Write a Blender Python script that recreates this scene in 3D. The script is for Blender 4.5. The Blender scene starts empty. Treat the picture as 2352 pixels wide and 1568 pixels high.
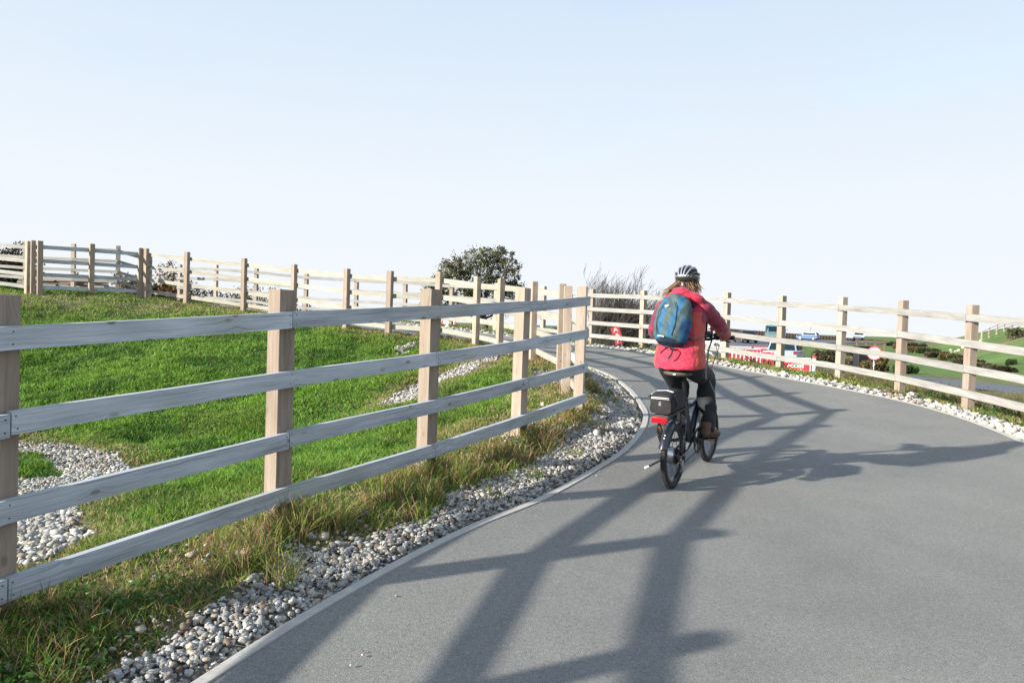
import bpy, bmesh, math, random
import numpy as np
from mathutils import Vector, Matrix, Euler
random.seed(7); RNG=np.random.default_rng(11)
SC=bpy.context.scene; COL=SC.collection
PI=math.pi
# ---------------------------------------------------------------- camera model (2352 x 1568 measuring frame)
F=1700.
PIT=math.radians(1.35); ROLL=math.radians(1.95)
RM=(Matrix.Rotation(PI/2-PIT,3,'X') @ Matrix.Rotation(ROLL,3,'Z'))
RN=np.array(RM)
def ray(px,py): return RN@np.array([(px-1176)/F,(784-py)/F,-1.])
def at(px,py,Y):
    d=ray(px,py); return d*(Y/d[1])
cam=bpy.data.cameras.new('camera'); co=bpy.data.objects.new('camera',cam); COL.objects.link(co)
co.rotation_euler=RM.to_euler(); cam.sensor_width=36; cam.lens=36*F/2352; cam.clip_start=.05; cam.clip_end=9000
SC.camera=co
# ---------------------------------------------------------------- object helpers
def tag(o,label=None,cat=None,group=None,kind=None):
    if label: o['label']=label
    if cat: o['category']=cat
    if group: o['group']=group
    if kind: o['kind']=kind
    return o
def empty(name,loc=(0,0,0),rot=(0,0,0),label=None,cat=None,group=None,scale=None):
    o=bpy.data.objects.new(name,None); COL.objects.link(o); o.location=loc; o.rotation_euler=rot
    if scale: o.scale=scale
    return tag(o,label,cat,group)
class MB:
    """collects verts / faces / uvs and links them as one mesh object"""
    def __init__(s): s.v=[]; s.f=[]; s.uv=[]; s.mi=[]; s.has_uv=False
    def add(s,vs,fs,uvs=None,mi=0):
        b=len(s.v); s.v+= [tuple(p) for p in vs]
        for k,f in enumerate(fs):
            s.f.append([i+b for i in f]); s.mi.append(mi)
            s.uv.append(uvs[k] if uvs else [(0,0)]*len(f))
        if uvs: s.has_uv=True
        return s
    def box(s,c,d,rot=None,mi=0,bev=0):
        x,y,z=d[0]/2,d[1]/2,d[2]/2
        if bev:
            bm=bmesh.new(); bmesh.ops.create_cube(bm,size=1)
            for v in bm.verts: v.co=Vector((v.co.x*d[0],v.co.y*d[1],v.co.z*d[2]))
            bmesh.ops.bevel(bm,geom=bm.edges[:],offset=bev,segments=2,affect='EDGES',profile=.6)
            bm.verts.index_update()
            vs=[v.co.copy() for v in bm.verts]; fs=[[v.index for v in f.verts] for f in bm.faces]; bm.free()
        else:
            vs=[Vector((sx*x,sy*y,sz*z)) for sx in(-1,1) for sy in(-1,1) for sz in(-1,1)]
            fs=[(0,1,3,2),(4,6,7,5),(0,4,5,1),(2,3,7,6),(0,2,6,4),(1,5,7,3)]
        M=Matrix.Identity(3) if rot is None else (rot if isinstance(rot,Matrix) else Euler(rot).to_matrix())
        c=Vector(c); return s.add([M@v+c for v in vs],fs,None,mi)
    def tube(s,pts,r,n=8,caps=True,mi=0,closed=False,squash=None):
        pts=[Vector(p) for p in pts]; N=len(pts)
        rs=r if isinstance(r,(list,tuple)) else [r]*N
        vs=[];up=None
        for i,p in enumerate(pts):
            if closed: t=(pts[(i+1)%N]-pts[i-1]).normalized()
            else: t=(pts[min(i+1,N-1)]-pts[max(i-1,0)])
            if t.length<1e-9: t=Vector((0,0,1))
            t=t.normalized()
            if up is None: up=Vector((0,0,1)) if abs(t.z)<.9 else Vector((0,1,0))
            a=up-t*up.dot(t)
            if a.length<1e-4: a=t.orthogonal()
            a.normalize(); b=t.cross(a); up=a
            for k in range(n):
                an=2*PI*k/n; q=squash or (1,1)
                vs.append(p+(a*math.cos(an)*q[0]+b*math.sin(an)*q[1])*rs[i])
        fs=[]
        for i in range(N if closed else N-1):
            j=(i+1)%N
            for k in range(n):
                l=(k+1)%n; fs.append((i*n+k,i*n+l,j*n+l,j*n+k))
        if caps and not closed:
            fs.append(list(range(n))[::-1]); fs.append([ (N-1)*n+k for k in range(n)])
        return s.add(vs,fs,None,mi)
    def ring(s,c,axis,R,r,n=40,m=8,mi=0,prof=None):
        """torus (or custom profile of (radial, axial) pairs) about axis"""
        c=Vector(c); ax=Vector(axis).normalized(); a=ax.orthogonal().normalized(); b=ax.cross(a)
        pf=prof or [(r*math.cos(2*PI*k/m),r*math.sin(2*PI*k/m)) for k in range(m)]
        m=len(pf); vs=[]
        for i in range(n):
            an=2*PI*i/n; d=a*math.cos(an)+b*math.sin(an)
            for (u,w) in pf: vs.append(c+d*(R+u)+ax*w)
        fs=[(i*m+k,i*m+(k+1)%m,((i+1)%n)*m+(k+1)%m,((i+1)%n)*m+k) for i in range(n) for k in range(m)]
        return s.add(vs,fs,None,mi)
    def disc(s,c,axis,R,th,n=28,mi=0,R2=None):
        c=Vector(c); ax=Vector(axis).normalized(); R2=R if R2 is None else R2
        return s.tube([c-ax*th/2,c+ax*th/2],[R,R2],n=n,mi=mi)
    def ell(s,c,rad,nu=20,nv=14,rot=None,mi=0):
        M=Matrix.Identity(3) if rot is None else Euler(rot).to_matrix(); c=Vector(c); vs=[];fs=[]
        for j in range(1,nv):
            ph=PI*j/nv
            for i in range(nu):
                th=2*PI*i/nu
                vs.append(M@Vector((rad[0]*math.sin(ph)*math.cos(th),rad[1]*math.sin(ph)*math.sin(th),rad[2]*math.cos(ph)))+c)
        top=len(vs); vs.append(M@Vector((0,0,rad[2]))+c); vs.append(M@Vector((0,0,-rad[2]))+c)
        for j in range(nv-2):
            for i in range(nu):
                k=(i+1)%nu; fs.append((j*nu+i,(j+1)*nu+i,(j+1)*nu+k,j*nu+k))
        for i in range(nu):
            k=(i+1)%nu; fs.append((top,i,k)); fs.append((top+1,(nv-2)*nu+k,(nv-2)*nu+i))
        return s.add(vs,fs,None,mi)
    def loft(s,rings,caps=True,mi=0):
        """rings: lists of equal count points"""
        n=len(rings[0]); vs=[p for r in rings for p in r]; fs=[]
        for i in range(len(rings)-1):
            for k in range(n):
                l=(k+1)%n; fs.append((i*n+k,i*n+l,(i+1)*n+l,(i+1)*n+k))
        if caps: fs.append(list(range(n))[::-1]); fs.append([(len(rings)-1)*n+k for k in range(n)])
        return s.add(vs,fs,None,mi)
    def mesh(s,name):
        me=bpy.data.meshes.new(name); me.from_pydata([tuple(v) for v in s.v],[],s.f)
        if s.has_uv:
            l=me.uv_layers.new(name='UVMap'); l.data.foreach_set('uv',np.array([c for f in s.uv for c in f],'f').ravel())
        if any(s.mi): me.polygons.foreach_set('material_index',s.mi)
        me.update(); return me
    def build(s,name,mat,parent=None,smooth=False,label=None,recalc=True):
        me=s.mesh(name)
        if recalc:
            bm=bmesh.new(); bm.from_mesh(me); bmesh.ops.recalc_face_normals(bm,faces=bm.faces); bm.to_mesh(me); bm.free()
        for m in (mat if isinstance(mat,(list,tuple)) else [mat]): me.materials.append(m)
        if smooth:
            me.polygons.foreach_set('use_smooth',[True]*len(me.polygons))
            if smooth!='all': me.set_sharp_from_angle(angle=math.radians(smooth if smooth is not True else 40))
        o=bpy.data.objects.new(name,me); COL.objects.link(o)
        if parent: o.parent=parent
        if label: o['label']=label
        return o
# ---------------------------------------------------------------- materials
def newmat(name):
    m=bpy.data.materials.new(name); m.use_nodes=True; nt=m.node_tree; b=nt.nodes['Principled BSDF']; return m,nt,b
def N(nt,t,**k):
    n=nt.nodes.new(t)
    for a,v in k.items():
        if a=='inp':
            for i,x in v.items(): n.inputs[i].default_value=x
        else: setattr(n,a,v)
    return n
def ramp(nt,stops,interp='LINEAR'):
    r=nt.nodes.new('ShaderNodeValToRGB'); r.color_ramp.interpolation=interp; e=r.color_ramp.elements
    while len(e)<len(stops): e.new(.5)
    for i,(p,c) in enumerate(stops):
        e[i].position=p; e[i].color=(c,c,c,1) if isinstance(c,(int,float)) else (*c,1)
    return r
def mix(nt,fac,a,b,mode='MIX'):
    m=nt.nodes.new('ShaderNodeMix'); m.data_type='RGBA'; m.blend_type=mode
    for s,v in ((m.inputs[0],fac),(m.inputs[6],a),(m.inputs[7],b)):
        if isinstance(v,bpy.types.NodeSocket): nt.links.new(v,s)
        elif isinstance(v,(int,float)): s.default_value=v
        else: s.default_value=(*v,1)
    return m.outputs[2]
def simple(name,col,rough=.5,metal=0,noise=.12,nscale=30,bump=0,coat=0,spec=None,emit=None):
    """flat paint / plastic / metal with a little procedural variation"""
    m,nt,b=newmat(name)
    tc=N(nt,'ShaderNodeTexCoord'); n=N(nt,'ShaderNodeTexNoise',inp={'Scale':nscale,'Detail':4.,'Roughness':.6}); nt.links.new(tc.outputs['Object'],n.inputs['Vector'])
    lo=tuple(c*(1-noise) for c in col); hi=tuple(min(1,c*(1+noise)) for c in col)
    c=mix(nt,n.outputs['Fac'],lo,hi); nt.links.new(c,b.inputs['Base Color'])
    b.inputs['Roughness'].default_value=rough; b.inputs['Metallic'].default_value=metal
    if coat: b.inputs['Coat Weight'].default_value=coat
    if spec is not None: b.inputs['Specular IOR Level'].default_value=spec
    if bump:
        bp=N(nt,'ShaderNodeBump',inp={'Strength':bump,'Distance':.01}); nt.links.new(n.outputs['Fac'],bp.inputs['Height']); nt.links.new(bp.outputs[0],b.inputs['Normal'])
    return m
def vcmat(name,rough=.7,trans=0,spec=.2,nscale=0):
    m,nt,b=newmat(name); a=N(nt,'ShaderNodeAttribute',attribute_name='Col')
    nt.links.new(a.outputs['Color'],b.inputs['Base Color']); b.inputs['Roughness'].default_value=rough; b.inputs['Specular IOR Level'].default_value=spec
    if trans:
        t=N(nt,'ShaderNodeBsdfTranslucent'); nt.links.new(a.outputs['Color'],t.inputs['Color']); mx=N(nt,'ShaderNodeMixShader',inp={0:trans})
        nt.links.new(b.outputs[0],mx.inputs[1]); nt.links.new(t.outputs[0],mx.inputs[2]); nt.links.new(mx.outputs[0],nt.nodes['Material Output'].inputs[0])
    return m
def wood(name,cols,grain=.5,knot=.6,kcol=(.16,.12,.09),rnd=.18,end=None,green=0):
    m,nt,b=newmat(name); L=nt.links
    uv=N(nt,'ShaderNodeUVMap'); oi=N(nt,'ShaderNodeObjectInfo')
    off=N(nt,'ShaderNodeVectorMath',operation='SCALE'); cb=N(nt,'ShaderNodeCombineXYZ',inp={1:0.,2:1.}); L.new(oi.outputs['Random'],cb.inputs[0])
    L.new(cb.outputs[0],off.inputs[0]); off.inputs[3].default_value=37.
    ad=N(nt,'ShaderNodeVectorMath',operation='ADD'); L.new(uv.outputs[0],ad.inputs[0]); L.new(off.outputs[0],ad.inputs[1])
    # knots
    mk=N(nt,'ShaderNodeMapping',inp={'Scale':(4.2,8.5,1.)}); L.new(ad.outputs[0],mk.inputs[0])
    vo=N(nt,'ShaderNodeTexVoronoi',voronoi_dimensions='2D',inp={'Scale':1.,'Randomness':1.}); L.new(mk.outputs[0],vo.inputs['Vector'])
    kr=ramp(nt,[(0,1),(.07,.9),(.13,0)]); L.new(vo.outputs['Distance'],kr.inputs[0])
    # warp round the knots
    inv=N(nt,'ShaderNodeMath',operation='SMOOTH_MIN',inp={1:.35,2:.2}); L.new(vo.outputs['Distance'],inv.inputs[0])
    wsc=N(nt,'ShaderNodeMath',operation='MULTIPLY',inp={1:.06}); L.new(inv.outputs[0],wsc.inputs[0])
    cw=N(nt,'ShaderNodeCombineXYZ'); L.new(wsc.outputs[0],cw.inputs[1]); a2=N(nt,'ShaderNodeVectorMath',operation='ADD'); L.new(ad.outputs[0],a2.inputs[0]); L.new(cw.outputs[0],a2.inputs[1])
    mg=N(nt,'ShaderNodeMapping',inp={'Scale':(1.6,95.,1.)}); L.new(a2.outputs[0],mg.inputs[0])
    gn=N(nt,'ShaderNodeTexNoise',inp={'Scale':1.,'Detail':5.,'Roughness':.65,'Distortion':.6}); L.new(mg.outputs[0],gn.inputs['Vector'])
    ml=N(nt,'ShaderNodeMapping',inp={'Scale':(2.,14.,1.)}); L.new(ad.outputs[0],ml.inputs[0])
    ln=N(nt,'ShaderNodeTexNoise',inp={'Scale':1.,'Detail':4.,'Roughness':.6}); L.new(ml.outputs[0],ln.inputs['Vector'])
    r1=ramp(nt,[(.3,cols[0]),(.52,cols[1]),(.72,cols[2])]); L.new(ln.outputs['Fac'],r1.inputs[0])
    r2=ramp(nt,[(.34,1-grain),(.5,1),(1,1)]); L.new(gn.outputs['Fac'],r2.inputs[0])
    c=mix(nt,1.,r1.outputs[0],r2.outputs[0],'MULTIPLY')
    ks=N(nt,'ShaderNodeSeparateColor'); L.new(vo.outputs['Color'],ks.inputs[0]); kt=N(nt,'ShaderNodeMapRange',inp={1:.45,2:.95,3:0.,4:knot*1.2}); L.new(ks.outputs[0],kt.inputs[0]); kf=N(nt,'ShaderNodeMath',operation='MULTIPLY'); L.new(kt.outputs[0],kf.inputs[1]); L.new(kr.outputs[0],kf.inputs[0])
    c=mix(nt,kf.outputs[0],c,kcol)
    if green:
        mm=N(nt,'ShaderNodeMapping',inp={'Scale':(.9,3.,1.)}); L.new(ad.outputs[0],mm.inputs[0]); g=N(nt,'ShaderNodeTexNoise',inp={'Scale':1.3,'Detail':3.}); L.new(mm.outputs[0],g.inputs['Vector'])
        gr=ramp(nt,[(.58,0),(.75,green)]); L.new(g.outputs['Fac'],gr.inputs[0]); c=mix(nt,gr.outputs[0],c,(.34,.36,.22))
    rr=N(nt,'ShaderNodeMapRange',inp={3:1-rnd,4:1+rnd*.4}); L.new(oi.outputs['Random'],rr.inputs[0])
    hs=N(nt,'ShaderNodeHueSaturation'); L.new(rr.outputs[0],hs.inputs['Value']); L.new(c,hs.inputs['Color']); L.new(hs.outputs[0],b.inputs['Base Color'])
    bp=N(nt,'ShaderNodeBump',inp={'Strength':.35,'Distance':.004}); L.new(gn.outputs['Fac'],bp.inputs['Height']); L.new(bp.outputs[0],b.inputs['Normal'])
    b.inputs['Roughness'].default_value=.8; b.inputs['Specular IOR Level'].default_value=.2
    return m
M_RAIL=wood('weathered_rail_wood',[(.37,.40,.43),(.47,.51,.55),(.57,.61,.65)],grain=.42,knot=.8,rnd=.16,green=.4)
M_RAIL_OUT=wood('sunlit_rail_wood',[(.22,.215,.20),(.29,.285,.27),(.355,.35,.335)],grain=.22,knot=.35,kcol=(.35,.27,.2),rnd=.14,green=.3)  # rail wood for sunlit fences, colour darkened to offset the strong sun
M_POST=wood('sawn_post_wood',[(.31,.245,.19),(.385,.31,.25),(.45,.375,.315)],grain=.3,knot=.5,kcol=(.17,.10,.065),rnd=.28,green=.22)
M_RAIL_FAR=wood('sunlit_cream_rail_wood',[(.28,.265,.22),(.34,.33,.285),(.40,.39,.35)],grain=.22,knot=.45,kcol=(.25,.18,.12),rnd=.12,green=.15)  # darkened copy of the near fence's rail wood for its sunlit far boards
# ---------------------------------------------------------------- sun and sky
SUN_EL=math.radians(19); AZ=math.radians(64)    # shadows run 64 deg right of the view axis
SD=Vector((-math.sin(AZ)*math.cos(SUN_EL),-math.cos(AZ)*math.cos(SUN_EL),math.sin(SUN_EL)))
sl=bpy.data.lights.new('sun','SUN'); sl.energy=3.0; sl.angle=math.radians(.9); sl.color=(1,.93,.82)
so=bpy.data.objects.new('sun',sl); COL.objects.link(so); so.rotation_euler=SD.to_track_quat('Z','Y').to_euler()
wd=bpy.data.worlds.new('World'); SC.world=wd; wd.use_nodes=True; nt=wd.node_tree; L=nt.links
sky=N(nt,'ShaderNodeTexSky',sky_type='NISHITA',sun_disc=False,sun_elevation=SUN_EL,sun_rotation=math.atan2(SD.x,SD.y)%(2*PI),air_density=1.,dust_density=1.2,ozone_density=1.2)
bg=nt.nodes['Background']; bg.inputs['Strength'].default_value=.1
tc=N(nt,'ShaderNodeTexCoord'); sx=N(nt,'ShaderNodeSeparateXYZ'); L.new(tc.outputs['Generated'],sx.inputs[0])
mp=N(nt,'ShaderNodeMapping',inp={'Scale':(1.2,1.2,5.),'Rotation':(.2,.1,.4)}); L.new(tc.outputs['Generated'],mp.inputs[0])
cn=N(nt,'ShaderNodeTexNoise',inp={'Scale':1.6,'Detail':5.,'Roughness':.5,'Distortion':.3}); L.new(mp.outputs[0],cn.inputs['Vector'])
er=ramp(nt,[(0,.97),(.25,.9),(.40,.8),(.6,.5),(1,.35)]); L.new(sx.outputs['Z'],er.inputs[0])
cr=ramp(nt,[(.38,-.15),(.68,.9)]); L.new(cn.outputs['Fac'],cr.inputs[0])
cm=N(nt,'ShaderNodeMath',operation='MULTIPLY_ADD',inp={1:.42}); L.new(cr.outputs[0],cm.inputs[0]); L.new(er.outputs[0],cm.inputs[2]); cm.use_clamp=True
hz=ramp(nt,[(0,(2.72/3,2.84/3,1.)),(.16,(2.6/3,2.77/3,.99)),(.30,(2.25/3,2.56/3,.965)),(.44,(1.9/3,2.32/3,.95))]); L.new(sx.outputs['Z'],hz.inputs[0]); hm=N(nt,'ShaderNodeVectorMath',operation='SCALE'); hm.inputs[3].default_value=3.; L.new(hz.outputs[0],hm.inputs[0])
c=mix(nt,cm.outputs[0],sky.outputs[0],hm.outputs[0]); L.new(c,bg.inputs['Color'])
vs=SC.view_settings; vs.view_transform='Standard'; vs.look='None'; vs.exposure=1.75; vs.gamma=1; vs.use_curve_mapping=False
SC.cycles.max_bounces=8; SC.cycles.transparent_max_bounces=12
# ---------------------------------------------------------------- terrain
def post(px,yt,yb,Z=None):
    if Z is None: Z=F*1.4/(yb-yt)
    if yb is None: t=at(px,yt,Z); return (t[0],Z,t[2]-1.4)
    return tuple(at(px,yb,Z))
inner=[post(-15,676,1445),post(636,668,1200),post(978,665,1085),post(1190,662,1005),post(1328,655,950),
 post(1307,657,None,9.45),post(1293,653,None,11.2),post(1222,647,829),post(1152,640,None,14.2),post(1097,637,None,15.2),
 post(1008,626,None,15.9),post(896,624,None,16.35),post(794,617.6,757),post(677,606.5,None,18.5),post(562,594.8,None,19.6),post(430,580.4,None,20.5),post(334,571,683.6)]
pre=[(-2.60,1.66,-1.455),(-2.93,.22,-1.555),(-3.13,-1.25,-1.655),(-3.2,-2.7,-1.75)]
inner2=[post(321,571,683.6),post(209,561.8,679.4),post(91,553,676)]
outer=[post(2222,702,940),post(2066,692,900),post(1928,685,870),post(1791,680,848),post(1671,672,None,15.5),post(1578,669,None,16.5),post(1474,667,803),post(1357,665,790),
 post(1250,658,None,20.4),post(1141,650,None,21.6),tuple(at(1035,750,22.6)),tuple(at(929,739,23.4)),tuple(at(817,731,24.3)),post(704,627,None,25.),post(587,615.6,708),post(495,608.5,699),post(412,608,695.5)]
opre=[(5.3,-1.,-1.68),(5.6,.5,-1.58),(5.85,1.9,-1.49),(6.02,3.3,-1.39),(6.15,4.7,-1.30),(6.25,6.1,-1.2),(6.3,7.45,-1.11),(6.28,8.75,-1.03)]
far_posts=[tuple(np.array(post(x,y,None,z))-[0,0,.27]) for x,y,z in ((345,588,25.9),(272,565,25.3),(170,560,25.2),(60,556,25.4),(-50,549,25.8))]
left_posts=[post(75,553,676),post(64.5,554.6,None,19.9),post(-50,545,None,20.9),post(-180,538,None,21.9)]
def perp(poly,i):
    a=np.array(poly[max(i-1,0)][:2]); b=np.array(poly[min(i+1,len(poly)-1)][:2]); d=b-a; d/=np.linalg.norm(d); return np.array([d[1],-d[0]])
allinn=pre[::-1]+inner; allout=opre+outer
ctrl=[]; outpts=[]
for i,p in enumerate(allinn):
    n=perp(allinn,i); q=np.array(p[:2])+n*1.; ctrl+=[p,(q[0],q[1],p[2]-.09)]
ctrl+=inner2
for i,p in enumerate(allout):
    n=-perp(allout,i); ctrl.append(p)
    if i<len(allout)-2: q=np.array(p[:2])+n*.9; ctrl.append((q[0],q[1],p[2]-.03))
    m=np.array(p[:2])-n*.7; ctrl.append((m[0],m[1],p[2]-(.17 if p[2]<-.3 else .06)))
    if i%2==0:
        m=np.array(p[:2])-n*3.2; zz=-2.0 if p[2]<-.3 else p[2]-1.2
        ctrl.append((m[0],m[1],zz))
ctrl+=[(1.25,5.83,-1.24),(.3,0,-1.63),(2.5,2,-1.5),(3.2,6,-1.22),(3.6,10,-1.0),(3,14,-.76),(.5,-2,-1.72)]
ctrl+=[(-4.2,6.3,-1.70),(-5.5,8.2,-1.95),(-3.9,8.5,-1.86),(-2.1,8,-1.52),(-1.2,10,-1.2),(-3.5,11,-1.42),(-1.6,12.5,-1.0),(-6.5,11.3,-1.5),(-5,14,-.85),(-3,14.2,-.75),
 (-8.5,14.3,-.85),(-7,17.3,-.25),(-9.5,17.5,-.15),(-10,12,-1.25),(-12,15,-.45),(-9,9,-1.9),(-7.2,6,-1.85),(-13.6,17.5,.15),(-15,14,-.1),(-13,10,-.9),(-6,3,-1.7),(-5,4.5,-1.62),(-9,4,-1.7),(-14,6,-1.2),
 (-14,20.5,.36),(-16.5,20.8,.4),(-16,17,.3),(-14,23,.5),(-17,24,.6),(-13,22,.42),(-20,22,.5),(-16,27.5,.36),(-12.5,29.5,.3),(-20,29,.36),(-8,29,-.2)]
for p in far_posts+left_posts: ctrl.append(p)
CP=np.array([c[:2] for c in ctrl]); CZ=np.array([c[2] for c in ctrl]); nC=len(CP)
def _U(r2): return .5*r2*np.log(np.maximum(r2,1e-9))
_K=_U(((CP[:,None]-CP[None])**2).sum(-1))+np.eye(nC)*.5
_Q=np.hstack([np.ones((nC,1)),CP]); _A=np.block([[_K,_Q],[_Q.T,np.zeros((3,3))]])
_w=np.linalg.solve(_A,np.r_[CZ,0,0,0])
def sst(a,b,x): t=np.clip((x-a)/(b-a),0,1); return t*t*(3-2*t)
def zfar(x,y):
    z=-2.03+0*x
    z=z+.8*sst(62,92,y)*sst(-10,25,x)
    z=z+2.9*sst(36,70,y)*sst(0,11,x-.50*y-5)*(1-.5*sst(85,150,y))   # green hill, right
    z=z+2.3*np.exp(-(((x+19)/11)**2+((y-29)/7)**2)**2)                        # pad with hedges, left
    z=z-.004*np.maximum(y-150,0)*np.exp(-y/2500)*.5
    return z
def H(x,y):
    x=np.atleast_1d(np.asarray(x,float)).ravel(); y=np.atleast_1d(np.asarray(y,float)).ravel(); out=np.empty(len(x))
    for s in range(0,len(x),20000):
        X=np.stack([x[s:s+20000],y[s:s+20000]],-1); d2=((X[:,None]-CP[None])**2).sum(-1)
        zt=_U(d2)@_w[:nC]+_w[nC]+X@_w[nC+1:]; md=np.sqrt(d2.min(1)); k=sst(6.5,2.6,md) if False else 1-sst(2.6,6.5,md)
        out[s:s+20000]=k*np.clip(zt,-2.6,1.2)+(1-k)*zfar(X[:,0],X[:,1])
    return out
def h1(x,y): return float(H(x,y)[0])
def hit(px,py,t0=2,t1=120):
    d=ray(px,py); t=np.geomspace(t0,t1,2500); s=H(d[0]*t,d[1]*t)-d[2]*t
    i=int(np.argmax(s>0)); 
    if s[i]<=0: i=len(t)-1
    return np.array([d[0]*t[i],d[1]*t[i]])
def catmull(P,per=8):
    P=[np.array(p,float)[:2] for p in P]; P=[2*P[0]-P[1]]+P+[2*P[-1]-P[-2]]; o=[]
    for i in range(1,len(P)-2):
        for k in range(per):
            t=k/per; a,b,c,d=P[i-1:i+3]; o.append(.5*((2*b)+(-a+c)*t+(2*a-5*b+4*c-d)*t*t+(-a+3*b-3*c+d)*t**3))
    o.append(P[-2]); return np.array(o)
def resample(P,n):
    s=np.r_[0,np.cumsum(np.linalg.norm(np.diff(P,axis=0),axis=1))]; u=np.linspace(0,s[-1],n); return np.stack([np.interp(u,s,P[:,0]),np.interp(u,s,P[:,1])],-1)
def offs(P,d):
    T=np.gradient(P,axis=0); T/=np.linalg.norm(T,axis=1)[:,None]; return P+np.stack([T[:,1],-T[:,0]],-1)*d
Lc=[(-2.2,-2.2),(-2.02,-.2),(-1.72,1.3)]+[(-1.13,2.85),(-.64,3.86),(-.19,4.6),(.27,5.24),(.73,6.05),(1.14,6.85),(1.48,7.91),(1.7,9.3),(1.76,11.1),(1.62,12.6),(1.2,14.1),(.5,15.4),(-.5,16.4),(-1.8,17.2),(-3.2,18.),(-4.7,19.2),(-6.5,20.9),(-8.3,21.9),(-9.8,22.6),(-11.4,23.2),(-12.6,23.6)]
Rc=[(4.5,-2.2),(4.9,0),(5.15,2.),(5.3,4),(5.38,6),(5.5,7.71),(5.66,8.74),(5.68,9.8),(5.52,10.7),(5.24,11.5),(4.9,12.3),(4.52,13.3),(3.98,14.5),(3.1,16.1),(1.95,17.9),(.6,19.4),(-.8,20.5),(-2.3,21.5),(-4,22.5),(-5.8,23.5),(-7.6,24.3),(-9.2,25.),(-10.8,25.6),(-12.2,25.8)]
LE=resample(catmull(Lc),240); RE=resample(catmull(Rc),240)
def inpoly(x,y,poly):
    r=np.zeros(x.shape,bool); n=len(poly)
    for i in range(n):
        x1,y1=poly[i]; x2,y2=poly[i-1]
        if y1==y2: continue
        c=((y1>y)!=(y2>y))&(x<(x2-x1)*(y-y1)/(y2-y1)+x1); r^=c
    return r
def dline(x,y,P):
    best=np.full(x.shape,1e9)
    for a,b in zip(P[:-1],P[1:]):
        d=b-a; L2=max(d@d,1e-12); t=np.clip(((x-a[0])*d[0]+(y-a[1])*d[1])/L2,0,1); best=np.minimum(best,(x-a[0]-t*d[0])**2+(y-a[1]-t*d[1])**2)
    return np.sqrt(best)
PATH=np.vstack([LE,RE[::-1]])
# value noise for masks
_G=RNG.random((256,256))
def vn(x,y,s):
    x=np.asarray(x)*s+500; y=np.asarray(y)*s+500; xi=np.floor(x).astype(int); yi=np.floor(y).astype(int); u=x-xi; v=y-yi; u=u*u*(3-2*u); v=v*v*(3-2*v)
    g=lambda a,b:_G[a%256,b%256]
    return (g(xi,yi)*(1-u)+g(xi+1,yi)*u)*(1-v)+(g(xi,yi+1)*(1-u)+g(xi+1,yi+1)*u)*v
def fbm(x,y,s): return .5*vn(x,y,s)+.27*vn(x,y,s*2.1)+.15*vn(x,y,s*4.3)+.08*vn(x,y,s*9)
Gn=[(-2.6,-.6),(-2.3,.9),(-1.8,2.2),(-1.53,2.8),(-1.42,3.31),(-1.28,3.68),(-1.05,4.2),(-.72,4.6),(-.49,5.07),(-.12,5.76),(.35,6.4),(.6,7.3),(.85,8.0),(1.12,9.3),(1.2,10.3),(1.15,11.5),(1.0,12.6),(.62,13.8),(.1,14.9),(-.8,15.9),(-2,16.75),(-3.4,17.6),(-4.9,18.8),(-6.7,20.4),(-8.4,21.4)]
GN=resample(catmull(Gn),120)
LS=LE[:215]; GPOLY=np.vstack([LS,GN[::-1]])
def pxpoly(pts): return np.array([hit(*p) for p in pts])
DRAIN=[pxpoly([(-60,1010),(40,1015),(150,1028),(265,1045),(335,1078),(262,1115),(245,1145),(190,1175),(140,1205),(205,1238),(110,1272),(35,1300),(-60,1310)]),
 pxpoly([(860,938),(900,908),(960,888),(1010,862),(1060,840),(1132,813),(1142,824),(1080,852),(1010,890),(930,925),(900,940)]),
 pxpoly([(905,800),(930,788),(965,782),(950,795),(925,806)]),pxpoly([(1135,1000),(1150,988),(1185,985),(1180,1000),(1150,1008)])]
ISLE=pxpoly([(20,1048),(80,1046),(128,1070),(118,1095),(60,1100),(20,1102)])
GAP_DRY=pxpoly([(1010,850),(1150,800),(1240,800),(1340,840),(1340,960),(1260,1010),(1180,1030),(1080,1040),(1000,1060),(950,1080),(1000,990),(1120,940),(1190,890),(1190,830),(1130,850)])
def masks(x,y):
    """gravel 0..1, dry 0..1 at world points"""
    jx=x+(vn(x,y,2.3)-.5)*.22+(vn(x,y,7)-.5)*.1; jy=y+(vn(x+31,y,2.3)-.5)*.22+(vn(x+31,y,7)-.5)*.1
    g=inpoly(jx,jy,GPOLY)
    dR=dline(x,y,RE); ir=inpoly(x,y,PATH)
    g|=(~ir)&(dR<.40+.16*(fbm(x,y,1.1)-.5))&(x>-9)
    for p in DRAIN: g|=inpoly(jx,jy,p)
    g&=~inpoly(jx,jy,ISLE)
    g|=(fbm(x+9,y+4,1.4)>.66)&(dline(x,y,GN)<.8)&(y<16)
    dI=dline(x,y,np.array([p[:2] for p in allinn])); dO=dline(x,y,np.array([p[:2] for p in allout]))
    dry=np.maximum(.62*np.exp(-(dI/.55)**2),.6*np.exp(-(dO/.7)**2)); dry=np.maximum(dry,.45*np.exp(-(dline(x,y,GN)/.4)**2))
    dry=np.maximum(dry,.72*inpoly(jx,jy,GAP_DRY)*(fbm(x,y,1.2)>.4)); dry=np.maximum(dry,.55*np.exp(-((y-18.9)/1.3)**2)*(x<-6))
    dry=np.maximum(dry,.45*((x>6.3)&(y<60))); dry*=.55+.9*fbm(x+5,y+77,.9)
    for p in DRAIN[:2]: dry=np.maximum(dry,.75*np.exp(-(dline(x,y,np.vstack([p,p[:1]]))/.3)**2))
    return g&~ir,np.clip(dry,0,1),ir
def axis(segs):
    o=[]
    for a,b,st in segs: o+=list(np.arange(a,b,st))
    return np.array(o)
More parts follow.
